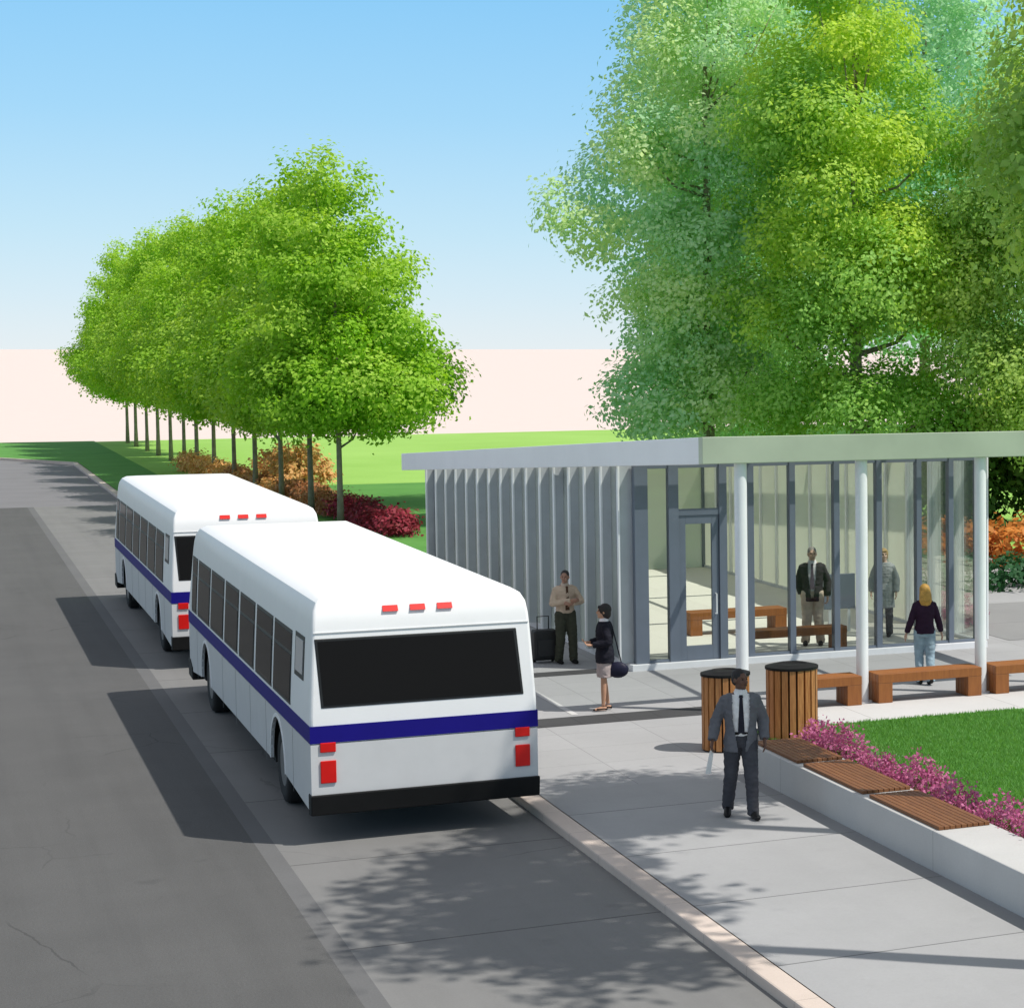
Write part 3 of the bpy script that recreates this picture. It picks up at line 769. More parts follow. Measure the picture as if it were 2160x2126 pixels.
    # lamps
    for x in (.92, 1.225, 1.53):
        z = 2.625; y = float(yr(z))
        mb = MB(); a = .055
        mb.add([(ox + x - .085, oy + y - .016, z - .03), (ox + x + .085, oy + y - .016, z - .03), (ox + x + .085, oy + y + .03, z + .035), (ox + x - .085, oy + y + .03, z + .035),
                (ox + x - .085, oy + y + .03, z - .03), (ox + x + .085, oy + y + .03, z - .03)],
               [(0, 1, 2, 3), (0, 4, 5, 1), (4, 3, 2, 5), (0, 3, 4), (1, 5, 2)])
        # sit the lens on the sloped cap
        for i, v in enumerate(mb.v): mb.v[i] = (v[0], v[1] - .02, v[2])
        mb.build('marker_light', 'red', bus)
    for x in (.185, 2.37):
        w0, w1 = (x - .085, x + .085)
        mb = MB(); mb.box(ox + w0, ox + w1, oy - .022, oy + .0, 1.05, 1.16); mb.build('brake_light', 'red', bus, bevel=.008)
        mb = MB(); mb.box(ox + w0, ox + w1, oy - .022, oy + .0, .70, .955); mb.build('tail_light', 'red', bus, bevel=.008)
    return bus
bus1 = make_bus('white city bus with blue stripe standing nearest, its whole dark rear window in view', BX, BY)
bus2 = copy_tree(bus1); bus2.location = (BX, BY + 15.26, 0)
bus2['label'] = 'white city bus with blue stripe parked farther ahead, partly hidden by the nearer bus'

# ------------------------------------------------------------------ pavilion
pav = thing('pavilion', 'long glass bus pavilion with white columns and sloping flat metal roof', 'pavilion', gp(10.85, 36.75))
X0, X1, Y0, Y1 = 10.85*G, 17.48*G, 36.75*G, 53.2*G
rb = lambda Y: gz(3.83 - .0528*(Y/G - 31.7))        # underside of the roof at depth Y
RX0, RX1, RY0, RY1 = 10.40*G, 18.3*G, 31.62*G, 55.0*G
def roof_box(mb, x0, x1, y0, y1, d0, d1):
    vs = []
    for y in (y0, y1):
        for x in (x0, x1):
            vs += [(x, y, rb(y) + d0), (x, y, rb(y) + d1)]
    mb.add(vs, [(0, 1, 3, 2), (4, 6, 7, 5), (0, 4, 5, 1), (2, 3, 7, 6), (0, 2, 6, 4), (1, 5, 7, 3)])
TH = .405
mb = MB()
roof_box(mb, RX0, RX0 + .18, RY0 + .18, RY1, 0, TH); roof_box(mb, RX1 - .18, RX1, RY0 + .18, RY1, 0, TH)
roof_box(mb, RX0 + .18, RX1 - .18, RY1 - .18, RY1, 0, TH)
roof = mb.build('roof', 'fascia', pav, bevel=.012)
mb = MB(); roof_box(mb, RX0 - .002, RX1 + .002, RY0 - .004, RY0 + .18, 0.002, TH + .002); mb.build('front_fascia', 'fascia_leaftint', roof, bevel=.01)
mb = MB()
for i in range(4):
    y = RY0 + .18 + (RY1 - RY0 - .36)*(i + 1)/5; roof_box(mb, RX0 + .18, RX1 - .18, y - .03, y + .03, .08, TH - .06)
for i in range(2):
    x = RX0 + (RX1 - RX0)*(i + 1)/3
    roof_box(mb, x - .03, x + .03, RY0 + .18, RY1 - .18, .20, TH - .08)
mb.build('rafter', 'fascia', roof)
mb = MB(); roof_box(mb, RX0 + .16, RX1 - .16, RY0 + .16, RY1 - .16, TH - .05, TH - .035); mb.build('added_roof_glass', 'added_roofglass', roof)  # unseen glazing added so sunlight gets through to the floor and walls
# columns
for cx in (11.06, 13.05, 15.12, 17.2):
    c = MB(); x = cx*G; y = 31.8*G; c.lathe([(.095, .1), (.095, rb(y) + .02)], (x, y, 0), 'z', 20)
    c.lathe([(.15, .1), (.15, .118)], (x, y, 0), 'z', 20)
    o = c.build('column', 'colwhite', pav); smooth_angle(o, 40)
# floor and plinth
ZF = gz(.05)
mb = MB(); mb.box(X0, X1, Y0, Y1, .0, ZF); mb.build('floor', 'floor', pav)
mb = MB(); mb.box(X0 - .09, X1 + .09, Y0 - .10, Y0 + .0, .0, gz(.11)); mb.box(X0 - .10, X0, Y0, Y1, 0, gz(.11)); mb.box(X1, X1 + .1, Y0, Y1, 0, gz(.11))
mb.build('plinth', 'plinth', pav, bevel=.006)
zb = gz(.11)
def bar(x0, x1, y0, y1, z0, z1, name='mullion', mat='slate', par=None):
    m = MB(); m.box(x0, x1, y0, y1, z0, z1); return m.build(name, mat, par or pav, bevel=.004)
# front facade mullions and panes
def wall_top(Y): return rb(Y) + .03
ztop = wall_top(Y0)
mull = [(10.85, 11.09), (11.46, 11.64), (12.38, 12.52), (12.90, 13.02), (13.69, 13.80), (14.54, 14.65), (15.37, 15.48), (16.17, 16.27), (16.82, 16.92), (17.38, 17.48)]
for a, b in mull:
    bar(a*G, b*G, Y0 - .02, Y0 + .13, zb if a not in (11.46, 12.38) else ZF, ztop)
for (a0, b0), (a1, b1) in zip(mull[:-1], mull[1:]):
    if (a1, b1) == (12.38, 12.52): continue
    bar(b0*G, a1*G, Y0 + .0, Y0 + .10, zb, zb + .05, 'bottom_rail'); bar(b0*G, a1*G, Y0 + .0, Y0 + .10, ztop - .09, ztop, 'top_rail')
    bar(b0*G, a1*G, Y0 + .045, Y0 + .057, zb + .05, ztop - .09, 'pane', 'glass')
dx0, dx1 = 11.64*G, 12.38*G; zt = gz(2.76)
bar(dx0, dx1, Y0 + .0, Y0 + .11, zt - .09, zt + .02, 'transom'); bar(dx0, dx1, Y0 + .0, Y0 + .1, ztop - .09, ztop, 'top_rail')
bar(dx0, dx1, Y0 + .045, Y0 + .057, zt + .02, ztop - .09, 'pane', 'glass')
# door leaf
d = MB(); s = .13
zd0, zd1 = ZF + .01, zt - .09
d.box(dx0 + .006, dx0 + s, Y0 + .02, Y0 + .08, zd0, zd1); d.box(dx1 - s, dx1 - .006, Y0 + .02, Y0 + .08, zd0, zd1)
d.box(dx0 + s, dx1 - s, Y0 + .02, Y0 + .08, zd0, zd0 + .30); d.box(dx0 + s, dx1 - s, Y0 + .02, Y0 + .08, zd1 - .15, zd1)
door = d.build('door', 'slate', pav, bevel=.004)
bar(dx0 + s, dx1 - s, Y0 + .045, Y0 + .055, zd0 + .30, zd1 - .15, 'door_glass', 'glass', door)
h = MB(); hx = dx1 - s*.55
h.tube([(hx, Y0 + .02, 1.0), (hx, Y0 - .04, 1.0), (hx, Y0 - .04, 1.35), (hx, Y0 + .02, 1.35)], .013, 8); h.build('handle', 'finedge', door)
# long side walls: projecting fins and channel glass panes
def side_wall(X, sgn, n, pane_mat):
    L = (Y1 - Y0 - .2)/n
    for i in range(n + 1):
        y = Y0 + .2 + i*L
        z1 = rb(y) + .03
        a, b = sorted((X - sgn*.02, X + sgn*.20))
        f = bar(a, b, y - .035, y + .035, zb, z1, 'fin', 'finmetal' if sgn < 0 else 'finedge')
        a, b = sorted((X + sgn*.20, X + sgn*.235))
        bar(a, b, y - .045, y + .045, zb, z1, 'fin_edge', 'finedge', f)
        if i < n:
            z1 = rb(y + L) + .03
            a, b = sorted((X + sgn*.03, X + sgn*.05))
            bar(a, b, y + .035, y + L - .035, zb, z1, 'pane', pane_mat if (sgn < 0 or i < 3) else 'frost')
            if sgn > 0: continue
            ym = y + L*.5
            a, b = sorted((X + sgn*.0, X + sgn*.09))
            bar(a, b, ym - .05, ym + .05, zb, z1, 'mullion', 'slate')
side_wall(X0, -1, 15, 'chan')
side_wall(X1, 1, 15, 'glass')
# back wall
n = 8
for i in range(n + 1):
    x = X0 + (X1 - X0)*i/n; bar(x - .04, x + .04, Y1 - .1, Y1, ZF, rb(Y1) + .03)
    if i < n: bar(x + .04, X0 + (X1 - X0)*(i+1)/n - .04, Y1 - .06, Y1 - .045, ZF, rb(Y1) + .03, 'pane', 'frost')

# ------------------------------------------------------------------ benches, bins, seat wall
def bench(label, x0, x1, y0, y1, z0, h, leg=.24, th=.14, group=None, name='bench'):
    t = thing(name, label, 'bench', ((x0+x1)/2, (y0+y1)/2, z0), group)
    m = MB(); n = 4; w = (y1 - y0)/n
    for i in range(n): m.box(x0, x1, y0 + i*w + .004, y0 + (i+1)*w - .004, z0 + h - th, z0 + h)
    m.build('seat', 'wood', t, bevel=.006)
    for a, b in ((x0, x0 + leg), (x1 - leg, x1)):
        m = MB()
        for i in range(n): m.box(a + .002, b - .002, y0 + i*w + .006, y0 + (i+1)*w - .006, z0, z0 + h - th - .001)
        m.build('leg', 'wood', t, bevel=.006)
    return t
zp = ZS + .004
bench('reddish wooden bench beside the right litter bin, left of the middle white column', 11.75*G, 12.92*G, 31.5*G, 32.0*G, zp, .45, group='wooden benches under the canopy')
bench('reddish wooden bench between the two right white columns, woman walking behind', 13.2*G, 15.0*G, 31.5*G, 32.0*G, zp, .45, group='wooden benches under the canopy')
bench('reddish wooden bench right of the last white column, cut by the right edge', 15.25*G, 17.05*G, 31.5*G, 32.0*G, zp, .45, group='wooden benches under the canopy')
bench('wooden bench deep inside the glass room, seen through the door and beside it', 12.98*G, 14.95*G, 40.3*G, 40.8*G, ZF, .44, group='wooden benches inside the pavilion')
bench('wooden bench just inside the front glass before the standing man', 12.95*G, 14.95*G, 37.15*G, 37.55*G, ZF, .44, .22, group='wooden benches inside the pavilion')
# grey panel inside
t = thing('info_panel', 'grey free-standing panel inside the pavilion beside the standing man', 'panel', gp(15.75, 39.6, .05))
m = MB(); m.box(15.45*G, 16.1*G, 39.58*G, 39.66*G, ZF + .45, ZF + 1.12); m.build('board', 'slate', t, bevel=.006)
m = MB(); m.box(15.55*G, 15.6*G, 39.59*G, 39.65*G, ZF, ZF + .45); m.build('leg', 'finmetal', t)
m = MB(); m.box(15.95*G, 16.0*G, 39.59*G, 39.65*G, ZF, ZF + .45); m.build('leg', 'finmetal', t)

def bin_(label, x, y, r, h):
    t = thing('litter_bin', label, 'litter bin', (x, y, ZS), 'slatted wooden litter bins')
    m = MB(); n = 20
    m.lathe([(r - .055, ZS + .03), (r - .055, ZS + h - .01)], (x, y, 0), 'z', 28); m.build('liner', 'black', t)
    m = MB()
    for i in range(n):
        a = 2*math.pi*i/n; wv = math.pi*r/n*.74
        ca, sa = math.cos(a), math.sin(a); vs = []
        for z in (ZS + .02, ZS + h - .03):
            for rr, ww in ((r - .035, -wv), (r, -wv), (r, wv), (r - .035, wv)):
                vs.append((x + rr*ca - ww*sa, y + rr*sa + ww*ca, z))
        m.add(vs, [(0, 3, 2, 1), (4, 5, 6, 7), (0, 1, 5, 4), (1, 2, 6, 5), (2, 3, 7, 6), (3, 0, 4, 7)])
    m.build('slats', 'wood_can', t)
    m = MB()
    m.lathe([(r*.55, ZS + h + .015), (r*.62, ZS + h + .035), (r + .015, ZS + h), (r + .015, ZS + h - .035), (r - .04, ZS + h - .035), (r*.55, ZS + h - .02)], (x, y, 0), 'z', 32)
    o = m.build('lid', 'black', t); smooth_angle(o, 40)
    m = MB(); m.lathe([(r - .01, ZS), (r - .01, ZS + .03)], (x, y, 0), 'z', 28); m.build('base', 'black', t)
    return t
bin_('slatted wooden litter bin behind the man in the grey suit, the left one', 9.80*G, 28.9*G, .325, 1.06)
bin_('slatted wooden litter bin behind the wooden seats, the right redder one', 10.93*G, 29.3*G, .36, 1.03)

sw = thing('seat_wall', 'low concrete seat wall with three slatted wooden seats along the sidewalk', 'seat wall', (9.26, 20, ZS))
m = MB(); m.box(9.26, 9.96, 8, 26.4, 0.0, ZS + .43); w = m.build('wall', 'wallconc', sw, bevel=.015)
for y0, y1 in ((20.62, 22.52), (22.72, 24.6), (24.8, 26.3)):
    m = MB(); n = 9; ws = .60/n
    for i in range(n): m.box(9.31 + i*ws + .004, 9.31 + (i+1)*ws - .004, y0, y1, ZS + .432, ZS + .47)
    m.build('wood_seat', 'wood_y', sw, bevel=.004)

# ------------------------------------------------------------------ people
from mathutils import noise as mnoise
def remesh(mb, name, vox, it=3, cut=None, wrinkle=0.0):
    me = mb.mesh(name)
    o = bpy.data.objects.new('tmp', me); COL.objects.link(o)
    r = o.modifiers.new('r', 'REMESH'); r.mode = 'VOXEL'; r.voxel_size = vox
    if it:
        s = o.modifiers.new('s', 'SMOOTH'); s.factor = .5; s.iterations = it
    dg = bpy.context.evaluated_depsgraph_get(); dg.update()
    out = bpy.data.meshes.new_from_object(o.evaluated_get(dg)); out.name = name
    bpy.data.objects.remove(o); bpy.data.meshes.remove(me)
    if wrinkle:
        nr = [v.normal.copy() for v in out.vertices]
        for v, nn_ in zip(out.vertices, nr):
            q = v.co
            d = mnoise.noise(Vector((q.x*9, q.y*9, q.z*22))) + .6*mnoise.noise(Vector((q.x*24 + 7, q.y*24, q.z*34)))
            v.co = q + nn_*(d*wrinkle)
    if cut:
        bm = bmesh.new(); bm.from_mesh(out)
        bmesh.ops.delete(bm, geom=[f for f in bm.faces if cut(f.calc_center_median())], context='FACES')
        bm.to_mesh(out); bm.free()
    for p in out.polygons: p.use_smooth = True
    return out

def ring(c, a, b, seg=20, yaw=0):
    c = Vector(c); q = []
    for k in range(seg):
        t = 2*math.pi*k/seg; x, y = a*math.cos(t), b*math.sin(t)
        q.append(c + Vector((x*math.cos(yaw) - y*math.sin(yaw), x*math.sin(yaw) + y*math.cos(yaw), 0)))
    return q

CLOTH = {}
def cloth(col, rough=.8):
    key = (col, rough)
    if key not in CLOTH: CLOTH[key] = plain('cloth', col, rough=rough, var=.16, vscale=9, bump=.3, bscale=18, spec=.2)
    return CLOTH[key]

def hand(mb, w, d, palm_n, side, grip=.35, s=1.0):
    """w wrist, d pointing direction, palm_n the way the palm faces."""
    w = Vector(w); d = Vector(d).normalized(); pn = (Vector(palm_n) - d*Vector(palm_n).dot(d)).normalized(); ac = d.cross(pn)*side
    mb.tube([w - d*.02, w + d*.02, w + d*.055, w + d*.085], [(.027, .020), (.039, .021), (.044, .021), (.041, .017)], 10, ref=tuple(pn))
    for i, (off, ln) in enumerate(((-.029, .058), (-.010, .072), (.010, .076), (.028, .068))):
        b0 = w + d*.078 + ac*off
        p1 = b0 + d*ln*.45 + pn*ln*grip*.35; p2 = p1 + (d*(1 - grip) + pn*grip).normalized()*ln*.32; p3 = p2 + (d*(1 - 1.5*grip) + pn*grip*1.4).normalized()*ln*.28
        mb.tube([b0, p1, p2, p3], [.0105, .010, .0095, .0075], 7)
    b0 = w + d*.025 + ac*.028
    p1 = b0 + ac*.028 + d*.026 + pn*.010; p2 = p1 + d*.03 + ac*.006 + pn*.012
    mb.tube([b0, p1, p2], [.013, .011, .0085], 7)

def person(label, loc, face, H, J, skin, garments, hair, look=0.0, tilt=0.0, group=None):
    """J: joints (1.75 m figure facing -Y). garments: list of (name, kind, colour, opts)."""
    p = thing('person', label, 'person', loc, group)
    p.rotation_euler.z = face; k = H/1.75; p.scale = (k, k, k)
    ORG[p.name] = Vector()
    V = {a: Vector(b) for a, b in J.items() if isinstance(b, tuple)}
    hipc = (V['hipL'] + V['hipR'])/2
    up = V['neck']; lean = V.get('lean', Vector((0, 0, 0)))
    def tor(z):  # torso axis offset at height z
        return Vector((lean.x, lean.y, 0))*max(0, (z - .95)/.5) + Vector((hipc.x, hipc.y, 0))
    fem = J.get('fem', None) is not None
    sh = abs(V['shL'].x - V['shR'].x)/2
    def torso(mb, inf, z0, z1, flare=0.0):
        zs = [.84, .92, 1.0, 1.08, 1.18, 1.28, 1.37, 1.43, 1.475, 1.51]
        a = ([.150, .172, .160, .135, .142, .158, .167, .160, .108, .058] if fem else [.150, .162, .158, .150, .160, .175, .187, .182, .128, .066])
        b = ([.105, .118, .110, .095, .105, .118, .108, .090, .068, .055] if fem else [.105, .115, .112, .108, .115, .122, .115, .095, .075, .060])
        rg = []
        for i in range(13):
            z = z0 + (z1 - z0)*i/12
            fl = flare*max(0, (1.05 - z)/.3)
            c = tor(z); rg.append(ring((c.x, c.y + .01, z), np.interp(z, zs, a) + inf + fl, np.interp(z, zs, b) + inf + fl))
        mb.loft(rg)
    def arm(mb, s, inf, r=(.056, .048, .044, .036, .029), cuff=None):
        a, b, c = V['sh' + s], V['el' + s], V['wr' + s]
        e = cuff if cuff is not None else 1.0
        c2 = b.lerp(c, e)
        mb.ell(a - Vector((0, 0, .012)), (r[0] + inf*.35, r[0] + inf*.5, r[0] + inf*.2))
        mb.tube([a - Vector((0, 0, .015)), a.lerp(b, .5), b], [r[0] + inf*.4, r[1] + inf*.8, r[2] + inf*.8], 12); mb.ell(b, (r[2] + inf*.8,)*3)
        mb.tube([b, b.lerp(c2, .4), c2], [r[2] + inf, r[3] + .006 + inf, r[4] + inf], 12)
    def leg(mb, s, inf, r=(.092, .078, .060, .058, .042), end=1.0):
        a, b, c = V['hip' + s], V['kn' + s], V['an' + s]
        c2 = b.lerp(c, end)
        mb.ell(a, (r[0] + inf,)*3)
        mb.tube([a, a.lerp(b, .5), b], [r[0] + inf, r[1] + inf, r[2] + inf], 14); mb.ell(b, (r[2] + inf,)*3)
        mb.tube([b, b.lerp(c2, .35), c2], [r[2] + inf, r[3] + inf, r[4] + inf], 14)
    def footpath(s):
        a = V['an' + s]; f = V.get('ft' + s, Vector((0, -1, 0))).normalized()
        sole = max(0.0, a.z - .085)
        return a, f, sole
    # head frame
    hc = V['neck'] + Vector((0, -.015, .135)); Rh = Euler((tilt, 0, look)).to_matrix()
    hp = lambda v: hc + Rh @ Vector(v)
    body = MB()
    torso(body, -.012, .84, 1.50)
    body.tube([V['neck'] - Vector((0, 0, .07)), V['neck'], hp((0, .012, -.05))], [.064, .056, .054], 14)
    body.ell(hp((0, .012, .022)), (.074, .094, .098), Rh); body.ell(hp((0, -.030, -.048)), (.056, .062, .064), Rh)
    body.ell(hp((0, -.072, -.092)), (.024, .022, .020), Rh)
    body.tube([hp((0, -.078, .022)), hp((0, -.098, -.006)), hp((0, -.106, -.020)), hp((0, -.088, -.034))], [.010, .012, .016, .012], 8)
    for sx in (-1, 1):
        body.ell(hp((sx*.078, .012, -.008)), (.010, .022, .032), Rh); body.ell(hp((sx*.034, -.066, -.028)), (.024, .022, .022), Rh)
        body.ell(hp((sx*.030, -.078, .034)), (.024, .012, .010), Rh)
    for s, sg in (('L', 1), ('R', -1)):
        arm(body, s, -.010); leg(body, s, -.012)
        d = V.get('hd' + s, V['wr' + s] - V['el' + s])
        hand(body, V['wr' + s], d, V.get('pn' + s, Vector((-sg, 0, 0))), sg, J.get('grip' + s, .35))
        a, f, so = footpath(s)
        body.tube([a - f*.05 + Vector((0, 0, -.05)), a + f*.04 + Vector((0, 0, -.045)), a + f*.14 + Vector((0, 0, -.062))], [(.030, .030), (.036, .032), (.036, .020)], 10, ref=(0, 0, 1))
    me = remesh(body, 'body', .0085, 3); me.materials.append(plain('skin', skin, rough=.55, var=.08, vscale=14, spec=.35))
    bo = bpy.data.objects.new('body', me); COL.objects.link(bo); bo.parent = p
    def part(name, me, mat):
        me.materials.append(mat); o = bpy.data.objects.new(name, me); COL.objects.link(o); o.parent = p; return o
    ew = plain('eye', (.02, .012, .01), rough=.2, var=0)
    for sx in (-1, 1):
        e = MB(); e.ell(hp((sx*.031, -.079, .010)), (.011, .008, .007), Rh, 10, 6); part('eye', e.mesh('eye'), ew)
    e = MB(); e.ell(hp((0, -.094, -.062)), (.022, .007, .006), Rh, 10, 6); part('mouth', e.mesh('mouth'), plain('lip', tuple(c*.6 for c in skin), var=0))
    # hair
    hcol, style = hair
    hm = MB(); hm.ell(hp((0, .026, .040)), (.083, .098, .092), Rh); hm.ell(hp((0, .052, -.004)), (.076, .070, .080), Rh)
    for sx in (-1, 1): hm.tube([hp((sx*.026, -.082, .030)), hp((sx*.048, -.072, .030))], [.006, .005], 6)
    if style == 'bob':
        hm.ell(hp((0, .03, .03)), (.095, .108, .105), Rh); hm.ell(hp((0, .052, -.04)), (.092, .078, .09), Rh)
        hm.tube([hp((-.05, -.062, .075)), hp((.05, -.062, .075))], [.026, .026], 8)
    if style == 'long':
        hm.ell(hp((0, .03, .03)), (.096, .11, .108), Rh); hm.tube([hp((0, .05, .03)), hp((0, .085, -.06)), hp((0, .105, -.16)), hp((0, .10, -.26))], [(.095, .07), (.11, .07), (.115, .055), (.07, .03)], 16, ref=(0, 1, 0))
    if style == 'short':
        hm.ell(hp((0, .03, .045)), (.082, .095, .085), Rh)
    me = remesh(hm, 'hair', .008, 1)
    part('hair', me, plain('hair', hcol, rough=.6, var=.3, vscale=30, bump=.6, bscale=60))
    # clothes
    for name, kind, col, op in garments:
        mb = MB(); cut = None; vox = .010
        if kind == 'trousers':
            torso(mb, .006, .84, op.get('top', 1.03)); [leg(mb, s, .016 + op.get('wide', 0), r=(.092, .082, .066, .060, .054), end=op.get('end', 1.10)) for s in 'LR']
        elif kind in ('shirt', 'jacket'):
            inf = op.get('inf', .008 if kind == 'shirt' else .024)
            torso(mb, inf, op.get('z0', .98 if kind == 'shirt' else .83), op.get('z1', 1.475), op.get('flare', 0))
            for s in 'LR': arm(mb, s, op.get('ainf', inf*.9), cuff=op.get('cuff', .95))
            if kind == 'jacket' and op.get('open', .0) > 0:
                wv = op['open']; lo = op.get('button', .70)
                cut = lambda c: c.y < tor(c.z).y + .02 and abs(c.x - tor(c.z).x) < (wv*(.30 + .70*min(1, max(0, (c.z - lo)/.45)))) and c.z > lo and abs(c.y - tor(c.z).y) > .03
        elif kind == 'skirt':
            rg = []
            for i in range(9):
                z = op.get('z0', .52) + (1.04 - op.get('z0', .52))*i/8; t = tor(z)
                kx = (V['knL'] + V['knR'])/2; c = kx.lerp(hipc, min(1, max(0, (z - .5)/.42)))
                rg.append(ring((c.x, c.y + .01, z), np.interp(z, [.5, .7, .9, 1.04], [.165, .175, .182, .15]), np.interp(z, [.5, .7, .9, 1.04], [.125, .13, .13, .11])))
            mb.loft(rg)
        elif kind == 'shoes':
            for s in 'LR':
                a, f, so = footpath(s); z = so
                if op.get('low'):
                    mb.tube([Vector((a.x, a.y, z + .03)) - f*.065, Vector((a.x, a.y, z + .04)), Vector((a.x, a.y, z + .03)) + f*.10, Vector((a.x, a.y, z + .018)) + f*.17], [(.030, .028), (.036, .022), (.042, .022), (.022, .014)], 12, ref=(0, 0, 1))
                else:
                    mb.tube([Vector((a.x, a.y, z + .045)) - f*.075, Vector((a.x, a.y, z + .055)) - f*.02, Vector((a.x, a.y, z + .05)) + f*.07, Vector((a.x, a.y, z + .034)) + f*.15, Vector((a.x, a.y, z + .028)) + f*.19], [(.034, .042), (.042, .052), (.045, .044), (.048, .032), (.030, .024)], 12, ref=(0, 0, 1))
        elif kind == 'tie':
            for z0, z1, w0, w1 in ((1.47, 1.44, .020, .026), (1.44, 1.02, .018, .040)):
                vs = []
                for z, w in ((z0, w0), (z1, w1)):
                    y = tor(z).y + .01 - float(np.interp(z, [.98, 1.08, 1.28, 1.37, 1.44, 1.48], [.128, .122, .136, .130, .112, .095])) - op.get('d', .006)
                    vs += [(tor(z).x - w, y, z), (tor(z).x + w, y, z), (tor(z).x + w, y + .012, z), (tor(z).x - w, y + .012, z)]
                mb.add(vs, [(0, 1, 5, 4), (1, 2, 6, 5), (2, 3, 7, 6), (3, 0, 4, 7), (0, 3, 2, 1), (4, 5, 6, 7)])
            part(name, mb.mesh(name), cloth(col)); continue
        elif kind == 'collar':
            mb.tube([(tor(1.47).x, tor(1.47).y + .005, 1.465), (tor(1.5).x, tor(1.5).y, 1.505), (tor(1.53).x, tor(1.5).y - .004, 1.53)], [(.098, .082), (.074, .070), (.066, .062)], 18, ref=(0, 1, 0))
        elif kind == 'belt':
            mb.loft([ring((tor(1.0).x, tor(1.0).y + .01, 1.0), .172, .125), ring((tor(1.03).x, tor(1.03).y + .01, 1.035), .170, .124)])
        part(name, remesh(mb, name, vox, 3, cut, 0.0 if kind in ('shoes', 'belt', 'collar') else .0075), cloth(col, op.get('rough', .8)))
    return p

BASE = dict(hipL=(.09, 0, .93), hipR=(-.09, 0, .93), knL=(.10, -.01, .50), knR=(-.10, -.01, .50), anL=(.10, .02, .085), anR=(-.10, .02, .085),
            shL=(.178, .01, 1.412), shR=(-.178, .01, 1.412), elL=(.245, .02, 1.14), elR=(-.245, .02, 1.14), wrL=(.25, -.06, .89), wrR=(-.25, -.06, .89),
            neck=(0, .01, 1.50))
def pose(**kw): d = dict(BASE); d.update(kw); return d

# 1 man in the grey suit walking along the sidewalk
px = gp(8.51, 24.55)
man1 = person('man in a grey suit and dark tie walking on the sidewalk holding a paper', px, R(-16), 1.74,
    pose(knL=(.11, -.13, .52), anL=(.13, -.10, .088), knR=(-.12, .02, .51), anR=(-.15, .17, .12), ftR=(-.1, -1, -.25), ftL=(.25, -1, 0),
         elR=(-.285, .06, 1.15), wrR=(-.335, -.07, .93), elL=(.265, .07, 1.15), wrL=(.275, -.05, .92), gripR=.6, lean=(.0, -.02, 0)),
    (.135, .068, .046),
    [('shirt', 'shirt', (.78, .76, .75), dict(inf=.010)), ('trousers', 'trousers', (.062, .062, .072), {}),
     ('jacket', 'jacket', (.135, .135, .15), dict(open=.10, button=.74, inf=.030, z0=.80, flare=.03)),
     ('collar', 'collar', (.80, .78, .77), {}), ('tie', 'tie', (.02, .02, .03), dict(d=.014)), ('belt', 'belt', (.015, .012, .01), {}), ('shoe', 'shoes', (.012, .012, .013), dict(rough=.3))],
    ((.010, .008, .008), 'short'), look=R(38))
pap = thing('paper', 'white folded paper held in the hand of the man in the grey suit', 'paper', (0, 0, 0))
m = MB(); m.add([(-.02, 0, .0), (.035, .012, .0), (.045, .02, -.29), (-.035, 0, -.28), (-.02, .006, .0), (.035, .018, .0), (.045, .026, -.29), (-.035, .006, -.28)],
                [(0, 1, 2, 3), (7, 6, 5, 4), (0, 4, 5, 1), (1, 5, 6, 2), (2, 6, 7, 3), (3, 7, 4, 0)])
me = m.mesh('paper_sheet'); me.materials.append(plain('paper', (.80, .80, .78), var=.03))
o = bpy.data.objects.new('paper_sheet', me); COL.objects.link(o); o.parent = pap
kk = 1.74/1.75; hw = Matrix.Rotation(R(-16), 3, 'Z') @ Vector((-.345*kk, -.125*kk, .83*kk))
pap.location = Vector(px) + hw; pap.rotation_euler = (R(8), R(6), R(10))

# 2 woman in black jacket near the bus
wpos = gp(9.20, 32.87)
person('dark-haired woman in a black jacket standing in profile beyond the bus', wpos, R(-100), 1.62,
    pose(fem=(0, 0, 0), shL=(.158, .01, 1.402), shR=(-.158, .01, 1.402), elL=(.205, .05, 1.15), elR=(-.20, .03, 1.14), wrL=(.13, -.20, 1.10), wrR=(-.13, -.22, 1.12), pnL=(0, 0, 1), pnR=(0, 0, 1), gripL=.6, gripR=.6,
         hdL=(-.2, -1, .1), hdR=(.2, -1, .1), knL=(.075, -.02, .5), knR=(-.08, .0, .5), anL=(.075, -.03, .095), anR=(-.085, .06, .095)),
    (.50, .28, .18),
    [('blouse', 'shirt', (.80, .76, .76), dict(inf=.010)), ('skirt', 'skirt', (.42, .35, .34), dict(z0=.56)), ('jacket', 'jacket', (.012, .012, .020), dict(open=.05, button=1.05, inf=.03, z0=.80, flare=.02)),
     ('collar', 'collar', (.82, .76, .77), {}), ('shoe', 'shoes', (.02, .012, .01), dict(low=True, rough=.4))],
    ((.012, .008, .007), 'bob'), look=R(-8))
hb = thing('handbag', 'dark navy shoulder bag at the hip of the woman in the black jacket', 'bag', (0, 0, 0))
off = Vector((wpos[0] + .17, wpos[1] - .13, wpos[2] + .60)); hb.location = off; hb.rotation_euler.z = R(-25)
m = MB(); m.tube([(-.15, 0, .05), (-.14, 0, .15), (0, 0, .17), (.14, 0, .15), (.15, 0, .05), (.13, 0, -.06), (0, 0, -.09), (-.13, 0, -.06), (-.15, 0, .05)], .01, 6)
m2 = MB(); m2.ell((0, 0, .03), (.165, .07, .125))
me = m2.mesh('pouch'); me.materials.append(cloth((.014, .014, .035), .5)); [setattr(q, 'use_smooth', True) for q in me.polygons]
o = bpy.data.objects.new('pouch', me); COL.objects.link(o); o.parent = hb
